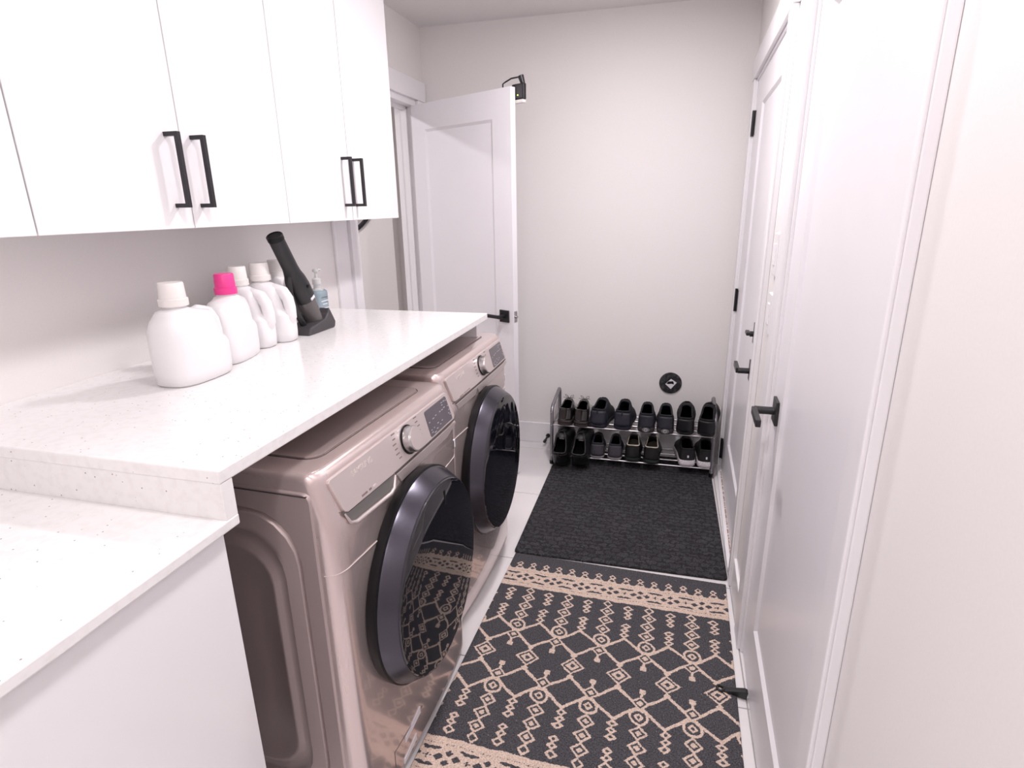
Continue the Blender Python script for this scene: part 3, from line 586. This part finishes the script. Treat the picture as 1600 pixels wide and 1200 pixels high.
# pump bottle
pb = thing('pump_bottle', 'clear pump bottle of pale blue soap beside the hand vacuum', 'bottle', (-1.335, 2.012, ZCT))
bm = bmesh.new(); loft(bm, [superell(0, 0, a*0.70, a, z, 24, 4.0) for z, a in ((0.0, 0.036), (0.003, 0.0385), (0.10, 0.0385), (0.110, 0.037), (0.116, 0.030))]); body = obj('body', bm, 'soap', pb, smooth=50)
bm = bmesh.new(); lathe(bm, [(0.0, 0.115), (0.024, 0.115), (0.014, 0.125), (0.0135, 0.140), (0.0, 0.140)], 20); obj('neck', bm, 'clear', pb, smooth=40)
bm = bmesh.new(); lathe(bm, [(0.0, 0.138), (0.017, 0.138), (0.017, 0.158), (0.013, 0.162), (0.006, 0.164), (0.006, 0.185), (0.012, 0.187), (0.012, 0.197), (0.0, 0.198)], 20); pm = obj('pump', bm, 'clear', pb, smooth=40)
tubeobj('spout', [(0, -0.006, 0.193), (0, 0.018, 0.194), (0, 0.030, 0.191)], 0.0045, 'clear', pm, 8)
for z, a, b_ in ((0.086, -0.018, 0.022), (0.072, -0.024, 0.024), (0.060, -0.016, 0.018), (0.044, -0.024, 0.026), (0.034, -0.020, 0.010)):
    boxobj('label_line', (0.0268, 0.0276, a, b_, z, z+0.0035), 'recess' if z > 0.08 else 'paper', body)

# ------------------------------------------------------------------ wall disc
t = thing('wall_disc', 'round black disc with a white diamond emblem on wall above the shoe rack', 'wall disc', (0.050, YB, 0.462))
m = mat('worn_black_disc', (0.02, 0.02, 0.022), 0.5); add_noise(m, 45, (0.012, 0.012, 0.014), (0.10, 0.095, 0.105), 0.45, 0.75); M['disc'] = m
bm = bmesh.new(); lathe(bm, [(0.0, 0.0), (0.0655, 0.0), (0.0665, -0.006), (0.064, -0.010), (0.0, -0.011)], 48, 'y'); obj('disc_plate', bm, 'disc', t, smooth=40)
F2 = lambda u, v_, d: Vector((u, d, v_))
bm = bmesh.new(); prism(bm, [(0.002, 0.028), (0.036, 0.006), (0.004, -0.036), (-0.030, -0.006)], F2, -0.0105, -0.0125); dm = obj('diamond', bm, 'paper', t)
bm = bmesh.new(); prism(bm, [(-0.024, -0.002), (-0.012, 0.012), (0.004, 0.013), (0.013, 0.015), (0.018, 0.009), (0.020, -0.006), (0.012, -0.003), (0.006, -0.002), (-0.012, -0.005)], F2, -0.0122, -0.0135); obj('dark_emblem', bm, 'gasket', dm)

# ------------------------------------------------------------------ floor mat, rug, wedge
bm = bmesh.new(); prism(bm, rrect(-0.458, 0.458, -0.605, 0.605, 0.018), lambda u, v_, d: Vector((u, v_, d)), 0.0, 0.011)
dm = tag(obj('door_mat', bm, 'mat', bevel=0.003), 'plain charcoal textured floor mat under the shoe rack', 'mat'); dm.location = (-0.149, 2.811, 0); dm.rotation_euler = (0, 0, 0.008)

def rug_pattern(u, v):
    """1 where the yarn is tan; u across, v along, metres from the rug centre"""
    au = np.abs(v); P = 0.1565
    tan = np.zeros_like(u, dtype=bool)
    ua = (u + P/2) % P - P/2                 # distance to the nearest circle column
    ub = u % P - P/2                         # distance to the nearest lattice-vertex column
    def dia(x, y, hx, hy): return np.abs(x)/hx + np.abs(y)/hy
    def outline(x, y, hx, hy, th):           # diamond ring of thickness th
        d = dia(x, y, hx, hy); return (d <= 1) & (d >= 1 - th/min(hx, hy)*1.25)
    field = au < 0.372
    # lattice squares
    lat = outline(ub, au-0.1135, 0.0825, 0.0700, 0.0108)
    # centre row
    d0 = dia(ub, v, 0.0415, 0.0385); cen = (d0 <= 1.02) & (d0 > 0.80) | (d0 < 0.58) & (d0 > 0.24)
    sm = outline(ub, au-0.0475, 0.0130, 0.0125, 0.0062)
    # circles
    rr = np.hypot(ua, au-0.150); inner = dia(ua, au-0.150, 0.0165, 0.0165)
    circ = (rr < 0.0308) & (rr > 0.0222) | (inner < 1) & (inner > 0.45); cmask = rr < 0.0300
    # small double diamond and its foot
    d1_ = dia(ua, au-0.0965, 0.0300, 0.0280); dd = (d1_ <= 1) & (d1_ > 0.70) | (d1_ < 0.40); dmask = d1_ <= 1
    foot = (np.abs(ua) < 0.0100) & (np.abs(au-0.049) < 0.0095) | (np.abs(ua) < 0.0042) & (au > 0.055) & (au < 0.078)
    f = lat & ~cmask & ~dmask | cen | sm | circ | (dd & ~(rr < 0.022)) | foot
    # chains above the circles
    ch = np.zeros_like(tan)
    for c, hx, hy in ((0.2075, 0.0290, 0.0270), (0.2585, 0.0290, 0.0270), (0.3085, 0.0280, 0.0260)):
        d2_ = dia(ua, au-c, hx, hy); ch |= (d2_ <= 1.02) & (d2_ > 0.68) | (d2_ < 0.38)
    ch |= outline(ua, au-0.3510, 0.0195, 0.0210, 0.0068)
    # chains above the lattice vertices
    for c, hx, hy in ((0.194, 0.0165, 0.0135), (0.219, 0.0155, 0.0125), (0.243, 0.0185, 0.0135), (0.291, 0.0150, 0.0130), (0.315, 0.0160, 0.0125), (0.343, 0.0190, 0.0160)):
        ch |= outline(ub, au-c, hx+0.0022, hy+0.0012, 0.0068)
    tan |= field & (f | ch)
    # end band
    tan |= (au >= 0.372) & (au <= 0.404) | (au >= 0.466) & (au <= 0.492)
    tan &= ~((np.abs(au-0.393) < 0.0014) & (np.sin(u*900) > -0.3))
    tan &= ~((np.abs(au-0.478) < 0.0012) & (np.sin(u*900+1) > -0.1))
    Q = 0.1180; uq = (u + 0.004 + Q/2) % Q - Q/2; w_ = au - 0.435
    inb = (au > 0.404) & (au < 0.466)
    dark = np.zeros_like(tan)
    for cx_, cy_, hx, hy in ((-0.026, 0, 0.015, 0.012), (0.026, 0, 0.015, 0.012), (0.0, 0.0155, 0.013, 0.011), (0.0, -0.0155, 0.013, 0.011), (0.048, 0.027, 0.022, 0.008), (-0.048, 0.027, 0.022, 0.008), (0.048, -0.027, 0.022, 0.008), (-0.048, -0.027, 0.022, 0.008)):
        dark |= dia(uq-cx_, w_-cy_, hx, hy) < 1
    dark |= (np.abs(np.abs(uq)-0.058) < 0.0016) & (np.abs(w_) < 0.008) | (np.abs(w_) < 0.0013) & (np.abs(np.abs(uq)-0.052) < 0.006)
    tan |= inb & ~dark
    # teeth
    T = 0.0570; ut = (u + 0.003 + T/2) % T - T/2
    th = (au >= 0.490) & (np.abs(ut) < 0.0215 - (au-0.490)*0.55) & (au < 0.5155) | outline(ut, au-0.5275, 0.0155, 0.0155, 0.0062)
    th &= ~(dia(ut, au-0.5030, 0.0125, 0.0085) < 1)
    tan |= th
    return tan
RW, RL, G = 0.898, 1.204, 0.003
nu, nv = int(RW/G)+1, int(RL/G)+1
us = np.linspace(-RW/2, RW/2, nu); vs = np.linspace(-RL/2, RL/2, nv)
U, V = np.meshgrid(us, vs); rng = np.random.default_rng(5)
wobu = 0.0016*np.sin(V*37)+0.0012*np.sin(V*91+U*20); wobv = 0.0016*np.sin(U*41)+0.0010*np.sin(U*103+V*13)
acc = np.zeros_like(U)
for dx in (-0.001, 0.0, 0.001):
    for dy in (-0.001, 0.0, 0.001): acc += rug_pattern(U+wobu+dx, V+wobv+dy)
acc /= 9.0
Zr = 0.0080 + 0.0006*acc + rng.uniform(-0.0005, 0.0005, U.shape)
Zr[0, :] = Zr[-1, :] = 0.004; Zr[:, 0] = Zr[:, -1] = 0.004
co = np.stack([U, V, Zr], -1).reshape(-1, 3)
idx = np.arange(nu*nv).reshape(nv, nu)
quads = np.stack([idx[:-1, :-1], idx[:-1, 1:], idx[1:, 1:], idx[1:, :-1]], -1).reshape(-1, 4)
border = np.concatenate([idx[0, :], idx[1:, -1], idx[-1, -2::-1], idx[-2:0:-1, 0]])
lowc = co[border].copy(); lowc[:, 2] = 0.0
nb = len(border); base_i = nu*nv; k = np.arange(nb)
skirt = np.stack([border, base_i + k, base_i + (k+1) % nb, border[(k+1) % nb]], -1)
allco = np.concatenate([co, lowc]); allq = np.concatenate([quads, skirt])
me = bpy.data.meshes.new('patterned_rug'); me.vertices.add(len(allco)); me.vertices.foreach_set('co', allco.ravel().astype(np.float32))
me.loops.add(allq.size); me.loops.foreach_set('vertex_index', allq.ravel().astype(np.int32))
me.polygons.add(len(allq)); me.polygons.foreach_set('loop_start', (np.arange(len(allq))*4).astype(np.int32)); me.polygons.foreach_set('loop_total', np.full(len(allq), 4, np.int32))
me.update(calc_edges=True); me.validate()
at_ = me.attributes.new('weave', 'FLOAT', 'POINT'); at_.data.foreach_set('value', np.concatenate([acc.ravel(), np.zeros(nb)]).astype(np.float32))
me.materials.append(M['rug'])
rug = bpy.data.objects.new('patterned_rug', me); C.objects.link(rug); rug.location = (-0.158, 1.588, 0); rug.rotation_euler = (0, 0, -0.022)
tag(rug, 'charcoal rug with tan diamond and lattice pattern', 'rug')

wg = thing('door_wedge', 'small black rubber door stop at the rug edge below the near door', 'door stop', (0.288, 1.600, 0))
bm = bmesh.new(); prism(bm, [(-0.040, 0.0085), (0.030, 0.002), (0.034, 0.030), (0.026, 0.033), (-0.036, 0.014)], lambda u, v_, d: Vector((u, d + u*-0.15, v_)), -0.009, 0.009); obj('wedge_body', bm, 'black_plastic', wg, bevel=0.002)
bm = bmesh.new(); pts = [(-0.046+0.011*math.cos(a), 0.008+0.011*math.sin(a), 0.0125) for a in [2*PI*k/16 for k in range(16)]]; tube(bm, pts, 0.0042, 8, True); obj('ring', bm, 'black_plastic', wg, smooth=50)

# ------------------------------------------------------------------ shoe rack
rk = thing('shoe_rack', 'two-tier grey metal shoe rack standing on the charcoal mat', 'shoe rack', (0, 0, 0))
XK0, XK1, YK0, YK1 = -0.622, 0.300, 3.185, 3.445
ZT0, ZT1, ZB0, ZB1 = 0.252, 0.250, 0.058, 0.056      # shelf heights front / back
for x in (XK0, XK1):
    zf = 0.012 if x > -0.6 else 0.001
    fr = tubeobj('side_frame', [(x, YK0, zf), (x, YK0, 0.20), (x, YK0+0.002, 0.335), (x, YK0+0.012, 0.352), (x, YK0+0.03, 0.366), (x, YK1-0.055, 0.398), (x, YK1-0.02, 0.404), (x, YK1-0.004, 0.395), (x, YK1, 0.375), (x, YK1, 0.2), (x, YK1, zf)], 0.0105, 'rack', rk, 12)
    for y in (YK0, YK1):
        tubeobj('foot_cap', [(x, y, zf-0.001), (x, y, zf+0.022)], 0.0125, 'gasket', fr, 12)
    for z, za in ((ZT0, ZT1), (ZB0, ZB1)):
        tubeobj('cross_arm', [(x, YK0, z), (x, YK1, za)], 0.007, 'rack', rk, 8)
    for z in (ZT0, ZB0, 0.335):
        sx = 1 if x < 0 else -1
        tubeobj('screw_head', [(x, YK0-0.009, z), (x, YK0-0.0125, z)], 0.0045, 'chrome', fr, 8)
for z, za in ((ZT0, ZT1), (ZB0, ZB1)):
    for k in range(4):
        f = (0.0, 0.30, 0.62, 0.94)[k]
        tubeobj('shelf_bar', [(XK0, YK0+(YK1-YK0)*f, z+(za-z)*f), (XK1, YK0+(YK1-YK0)*f, z+(za-z)*f)], 0.0052, 'chrome', rk, 8)

# ------------------------------------------------------------------ shoes
TW = [(0, 0), (0.006, 0.36), (0.02, 0.60), (0.05, 0.80), (0.10, 0.90), (0.18, 0.92), (0.30, 0.88), (0.42, 0.86), (0.52, 0.90), (0.62, 0.95), (0.72, 1.0), (0.80, 0.97), (0.88, 0.84), (0.94, 0.62), (0.975, 0.42), (0.993, 0.20), (1.0, 0)]
def interp(tab, t):
    for (a, va), (b, vb) in zip(tab, tab[1:]):
        if a <= t <= b: return va + (vb-va)*(t-a)/(b-a)
    return tab[-1][1]
def mk(name, col, rough, **k):
    if name not in M: M[name] = add_noise(mat(name, col, rough, **k), 120, tuple(c*0.8 for c in col), tuple(c*1.25 for c in col), 0.3, 0.7)
    return name
STY = {
 'patent': dict(L=0.270, W=0.094, H=0.096, sole=0.020, up=mk('patent_leather', (0.012, 0.010, 0.010), 0.10, coat=1.0), so=mk('brown_black_sole', (0.028, 0.021, 0.020), 0.6), heel=True, lining='gasket'),
 'navy': dict(L=0.280, W=0.106, H=0.118, sole=0.028, up=mk('navy_black_mesh', (0.010, 0.0105, 0.017), 0.8), so=mk('navy_sole', (0.017, 0.018, 0.028), 0.6), lining='gasket', pad=True, counter=mk('navy_overlay', (0.020, 0.021, 0.032), 0.5)),
 'logo': dict(L=0.280, W=0.100, H=0.108, sole=0.034, up=mk('slate_mesh', (0.009, 0.0095, 0.015), 0.75), so=mk('grey_brown_sole', (0.042, 0.036, 0.038), 0.6), lining='gasket', emblem=True, counter=mk('slate_overlay', (0.014, 0.0145, 0.023), 0.55)),
 'plain': dict(L=0.290, W=0.102, H=0.110, sole=0.026, up=mk('black_knit', (0.007, 0.007, 0.009), 0.8), so=mk('charcoal_sole', (0.016, 0.0155, 0.017), 0.7), lining='gasket', counter=mk('black_overlay', (0.010, 0.010, 0.012), 0.35), toecol=mk('brown_grey_suede', (0.048, 0.040, 0.043), 0.9)),
 'high': dict(L=0.290, W=0.106, H=0.140, sole=0.030, up=mk('black_leather', (0.006, 0.006, 0.0075), 0.5), so=mk('black_sole', (0.014, 0.014, 0.015), 0.7), lining='gasket', tabc='paper', counter=mk('black_leather_overlay', (0.010, 0.010, 0.011), 0.32)),
 'grey': dict(L=0.240, W=0.088, H=0.098, sole=0.022, up=mk('slate_canvas', (0.028, 0.027, 0.036), 0.8), so=mk('pale_grey_sole', (0.34, 0.31, 0.33), 0.6), lining='gasket', counter=mk('slate_canvas_overlay', (0.050, 0.046, 0.058), 0.7)),
 'trimmed': dict(L=0.280, W=0.100, H=0.108, sole=0.024, up=mk('black_smooth', (0.006, 0.0065, 0.007), 0.4), so=mk('green_black_sole', (0.012, 0.020, 0.016), 0.5), lining=mk('cream_lining', (0.36, 0.31, 0.25), 0.8), rim=mk('cream_piping', (0.62, 0.56, 0.46), 0.6)),
 'white_sole': dict(L=0.285, W=0.098, H=0.100, sole=0.038, up=mk('black_runner_mesh', (0.006, 0.006, 0.0075), 0.7), so=mk('white_foam_sole', (0.74, 0.70, 0.73), 0.5), lining='gasket', dot=True),
}
def shoe(style, label, x, y, z, rx, rz, group, side, back=0.0):
    s = STY[style]; Lg, W, H, so = s['L'], s['W'], s['H'], s['sole']
    t = thing('shoe', label, 'shoe', (x, y, z), 0, group); t.rotation_euler = (rx, 0, rz)
    bow = lambda f: side*0.003*math.sin(PI*f)*f      # slight inward curve of the foot
    def hw(f): return interp(TW, f)*W/2
    HT = [(0, 0.78), (0.04, 0.78), (0.12, 0.77), (0.22, 0.78), (0.32, 0.90), (0.42, 1.08), (0.48, 1.06), (0.58, 0.84), (0.68, 0.64), (0.80, 0.52), (0.90, 0.44), (0.96, 0.34), (1.0, 0.12)]
    OT = [(0, 0.98), (0.36, 0.74), (0.44, 0.52), (0.50, 0.26), (0.56, 0.0), (1.0, 0.0)]
    st = [0, 0.004, 0.012, 0.025, 0.05, 0.08, 0.12, 0.17, 0.22, 0.28, 0.34, 0.40, 0.45, 0.50, 0.56, 0.62, 0.68, 0.74, 0.80, 0.86, 0.91, 0.95, 0.975, 0.99, 1.0]
    n = 7
    def sec(f, sd):
        w_ = hw(f); h = interp(HT, f)*H; o_ = interp(OT, f)*w_*0.86 if f > 0.0 else 0.0
        lean = 0.0
        if f < 0.12: lean = (0.12-f)/0.12*0.012
        out = []
        for k in range(n+1):
            q_ = k/n*PI/2; bul = math.cos(q_)**0.85 if k < n else 0.0
            xx = o_ + (w_*1.0 - o_)*bul; zz = so*0.7 + h*math.sin(q_)**1.0
            yy = f*Lg + lean*math.sin(q_)
            out.append((bow(f) + sd*xx, yy, zz))
        return out
    bm = bmesh.new()
    for sd in (-1, 1):
        rows = [[bm.verts.new(p) for p in sec(f, sd)] for f in st]
        for A, B in zip(rows, rows[1:]):
            for k in range(n):
                vs_ = [A[k], A[k+1], B[k+1], B[k]]
                try: bm.faces.new(vs_ if sd > 0 else list(reversed(vs_)))
                except ValueError: pass
    bmesh.ops.remove_doubles(bm, verts=bm.verts, dist=2e-4)
    up_o = obj('upper', bm, s['up'], t, smooth=70, solid=0.0035, outward=True)
    # rim of the opening
    rim_pts = [Vector(sec(f, -1)[-1]) for f in (0.012, 0.025, 0.05, 0.08, 0.12, 0.17, 0.22, 0.28, 0.34, 0.40, 0.45, 0.50)]
    rim_pts2 = [Vector(sec(f, 1)[-1]) for f in (0.50, 0.45, 0.40, 0.34, 0.28, 0.22, 0.17, 0.12, 0.08, 0.05, 0.025, 0.012)]
    bm = bmesh.new(); tube(bm, rim_pts+rim_pts2, 0.0052 if s.get('pad') or 'rim' not in s else 0.0032, 6, True); obj('collar', bm, s.get('rim', s['up']), up_o, smooth=60)
    outl = [(bow(f)-hw(f)*1.03, f*Lg) for f in st] + [(bow(f)+hw(f)*1.03, f*Lg) for f in reversed(st[1:-1])]
    def scaled(k, dz): return [(u*k, Lg/2+(v_-Lg/2)*(1-(1-k)*0.4), dz + (max(0, v_/Lg-0.75)**2)*0.16) for u, v_ in outl]
    bm = bmesh.new(); loft(bm, [scaled(0.90, 0.0), scaled(1.0, 0.004), scaled(1.04, so*0.5), scaled(1.0, so), scaled(0.9, so+0.003)]); sole_o = obj('sole', bm, s['so'], t, smooth=50)
    bm = bmesh.new(); loft(bm, [scaled(0.86, so+0.001), scaled(0.84, so+0.007)]); obj('insole', bm, s['lining'], t, smooth=40)
    # tongue
    bm = bmesh.new(); rg = []
    for f, ww, dz in ((0.34, 0.50, 0.020), (0.38, 0.58, 0.013), (0.44, 0.62, 0.002), (0.52, 0.56, -0.004), (0.60, 0.42, -0.006)):
        h = so*0.7 + interp(HT, f)*H; w_ = hw(f)*ww
        rg.append([(bow(f)+w_*math.cos(a), f*Lg, h + dz - 0.010*(1-math.sin(a)) + th) for th in (0, ) for a in [PI*k/6 for k in range(7)]] + [(bow(f)+w_*0.92*math.cos(a), f*Lg, h + dz - 0.004 - 0.010*(1-math.sin(a))) for a in [PI*k/6 for k in range(6, -1, -1)]])
    loft(bm, rg); obj('tongue', bm, s.get('tongue', s['up']), t, smooth=50)
    if style not in ('patent', ):
        for f in (0.47, 0.53, 0.59, 0.65):
            h = so*0.7 + interp(HT, f)*H; w_ = hw(f)*0.55
            tubeobj('lace', [(bow(f)-w_, f*Lg, h-0.010), (bow(f)-w_*0.4, f*Lg+0.003, h+0.003), (bow(f)+w_*0.4, f*Lg+0.004, h+0.003), (bow(f)+w_, f*Lg+0.006, h-0.010)], 0.0030, 'gasket', t, 6)
    else:
        f = 0.46; h = so*0.7 + interp(HT, f)*H
        for sd in (-1, 1):
            bm = bmesh.new(); tube(bm, [(0, f*Lg, h+0.004), (sd*0.012, f*Lg-0.004, h+0.022), (sd*0.026, f*Lg, h+0.026), (sd*0.024, f*Lg+0.006, h+0.014), (0, f*Lg+0.002, h+0.004)], 0.0014, 6); obj('lace', bm, 'gasket', t, smooth=50)
            tubeobj('lace', [(0, f*Lg, h+0.004), (sd*0.016, f*Lg-0.01, h+0.010), (sd*0.034, f*Lg-0.012, h+0.012)], 0.0013, 'gasket', t, 6)
    # overlay stitched round the heel
    if s.get('counter'):
        fs = [0.22, 0.17, 0.12, 0.08, 0.05, 0.025, 0.012, 0.004]; top = 5
        cols = [(f, -1) for f in fs] + [(0.0, 1)] + [(f, 1) for f in reversed(fs)]
        bm = bmesh.new(); grid = []
        for ci, (f, sd) in enumerate(cols):
            kt = top if f < 0.10 else (4 if f < 0.15 else (3 if f < 0.20 else 2)); ps = sec(f, sd); col = []
            for k in range(top+1):
                p = Vector(ps[min(k, kt)]); d = Vector((p.x-bow(f), (-0.02 if f < 0.06 else -0.004), 0)); d = d.normalized() if d.length > 1e-6 else Vector((0, -1, 0))
                col.append(bm.verts.new(p + d*0.0018))
            grid.append(col)
        for A, B in zip(grid, grid[1:]):
            for k in range(top): bm.faces.new((A[k], A[k+1], B[k+1], B[k]))
        bmesh.ops.remove_doubles(bm, verts=bm.verts, dist=1e-5)
        obj('heel_counter', bm, s['counter'], up_o, smooth=60, solid=0.0015, outward=True)
    if s.get('heel'):
        ho = [(u, v_) for u, v_ in outl if v_ < Lg*0.27]; lft = [p for p in ho if p[0] < bow(0.1)]; 
        pl = [(bow(f)-hw(f)*1.04, f*Lg) for f in st if f <= 0.28] + [(bow(f)+hw(f)*1.04, f*Lg) for f in reversed(st) if 0 < f <= 0.28]
        bm = bmesh.new(); prism(bm, pl, lambda u, v_, d: Vector((u, v_, d)), -0.012, 0.006); obj('heel_block', bm, s['so'], sole_o, bevel=0.001)
    if s.get('emblem'):
        bm = bmesh.new(); lathe(bm, [(0.0, -0.004), (0.020, -0.004), (0.022, 0.0), (0.020, 0.004)], 24, 'y'); bmesh.ops.scale(bm, vec=(1, 1, 0.62), verts=bm.verts); bmesh.ops.translate(bm, verts=bm.verts, vec=(0, 0.0005, so*0.55)); em = obj('heel_emblem', bm, 'recess', sole_o, smooth=40)
        bm = bmesh.new(); lathe(bm, [(0.006, -0.0052), (0.010, -0.0052), (0.010, -0.003), (0.006, -0.003), (0.006, -0.0052)], 18, 'y'); bmesh.ops.translate(bm, verts=bm.verts, vec=(0, 0.0005, so*0.55)); obj('emblem_ring', bm, 'display_mark', sole_o)
    if s.get('dot'):
        boxobj('heel_mark', (-0.004, -0.004, 0.0005+0.001, 0.006, so+0.022, so+0.034), 'paper', up_o) if False else boxobj('heel_mark', (-0.004, 0.004, 0.000, 0.006, so+0.018, so+0.030), 'paper', up_o)
    if s.get('tabc'):
        boxobj('size_tab', (-0.014, 0.014, Lg*0.40, Lg*0.40+0.003, so+H*0.66, so+H*0.66+0.022), s['tabc'], t)
    if s.get('toecol'):
        bm = bmesh.new(); rg = []
        for f in (0.66, 0.72, 0.80, 0.86, 0.91, 0.95, 0.975):
            a_ = sec(f, -1); b_ = sec(f, 1); ring = [Vector(p)+Vector((0, 0, 0.0025)) for p in a_[2:]] + [Vector(p)+Vector((0, 0, 0.0025)) for p in reversed(b_[2:-1])]
            rg.append(ring)
        Rv = [[bm.verts.new(p) for p in ring] for ring in rg]
        for A, B in zip(Rv, Rv[1:]):
            for k in range(len(A)-1): bm.faces.new((A[k], A[k+1], B[k+1], B[k]))
        obj('toe_cap', bm, s['toecol'], up_o, smooth=60, solid=0.002, outward=True)
    if s.get('pad') or style == 'high':
        bm = bmesh.new(); tube(bm, [(0, 0.008, so+H*0.50), (0, 0.004, so+H*0.66), (0, 0.012, so+H*0.74)], 0.004, 6); obj('heel_loop', bm, s['up'], up_o, smooth=50)
    return t
SL_T = math.atan2(ZT1-ZT0, YK1-YK0); SL_B = math.atan2(ZB1-ZB0, YK1-YK0)
def top_z(y): return ZT0 + (ZT1-ZT0)*(y-YK0)/(YK1-YK0) + 0.0052
def bot_z(y): return ZB0 + (ZB1-ZB0)*(y-YK0)/(YK1-YK0) + 0.0052
G1, G2 = 'shoes on the top tier', 'shoes on the bottom tier'
yt = 3.172
ptx = lambda px: (px-862)/(1110.0-862)*0.928 - 0.627
L1 = 'shiny black patent lace-up dress shoe on the top tier, '
shoe('patent', L1 + 'at the end of the rack', ptx(883), yt, top_z(yt)+0.012, SL_T, -0.10, G1, 1)
shoe('patent', L1 + 'next to the navy trainers', ptx(909), yt-0.004, top_z(yt)+0.012, SL_T, -0.08, G1, -1)
shoe('navy', 'dark navy trainer with padded collar beside the patent dress shoes', ptx(935), yt, top_z(yt), SL_T, -0.17, G1, 1)
shoe('navy', 'dark navy trainer with padded collar beside the trainers with heel emblems', ptx(973), yt-0.004, top_z(yt), SL_T, -0.10, G1, -1)
shoe('logo', 'slate black trainer with round heel emblem beside the navy trainers', ptx(1010), yt-0.012, top_z(yt), SL_T, 0.0, G1, 1)
shoe('logo', 'slate black trainer with round heel emblem beside the suede-toed trainers', ptx(1038.5), yt-0.012, top_z(yt), SL_T, 0.0, G1, -1)
shoe('plain', 'black trainer with grey suede toe tipped up, beside heel-emblem trainers', ptx(1067), yt-0.012, top_z(yt)+0.004, 0.22, -0.04, G1, 1)
shoe('plain', 'black trainer with grey suede toe tipped up, at the rack end by the door', ptx(1096.5), yt-0.012, top_z(yt)+0.004, 0.26, -0.18, G1, -1)
shoe('high', 'large black leather shoe with pale tab inside, at the bottom tier end', ptx(879)+0.010, 3.116, 0.016, 0.62, -0.02, G2, 1)
shoe('high', 'large black leather shoe with pale tab inside, beside the small grey shoes', ptx(909)+0.012, 3.116, 0.016, 0.62, -0.05, G2, -1)
yb_ = 3.175
shoe('grey', 'small slate shoe with pale sole beside the large black shoes', ptx(937), yb_, bot_z(yb_), SL_B, 0.06, G2, 1)
shoe('grey', 'small slate shoe with pale sole beside the cream-lined shoes', ptx(964), yb_, bot_z(yb_), SL_B, 0.0, G2, -1)
shoe('trimmed', 'black shoe with cream collar piping beside the small slate shoes', ptx(992), yb_-0.006, bot_z(yb_), SL_B, 0.02, G2, 1)
shoe('trimmed', 'black shoe with cream collar piping next to the empty bottom tier space', ptx(1020), yb_-0.012, bot_z(yb_), SL_B, -0.04, G2, -1)
shoe('white_sole', 'black running shoe with thick white sole beside the empty space', ptx(1075), yb_, bot_z(yb_), SL_B, 0.14, G2, 1)
shoe('white_sole', 'black running shoe with thick white sole at the rack end by the door', ptx(1105)-0.012, yb_, bot_z(yb_), SL_B, 0.06, G2, -1)
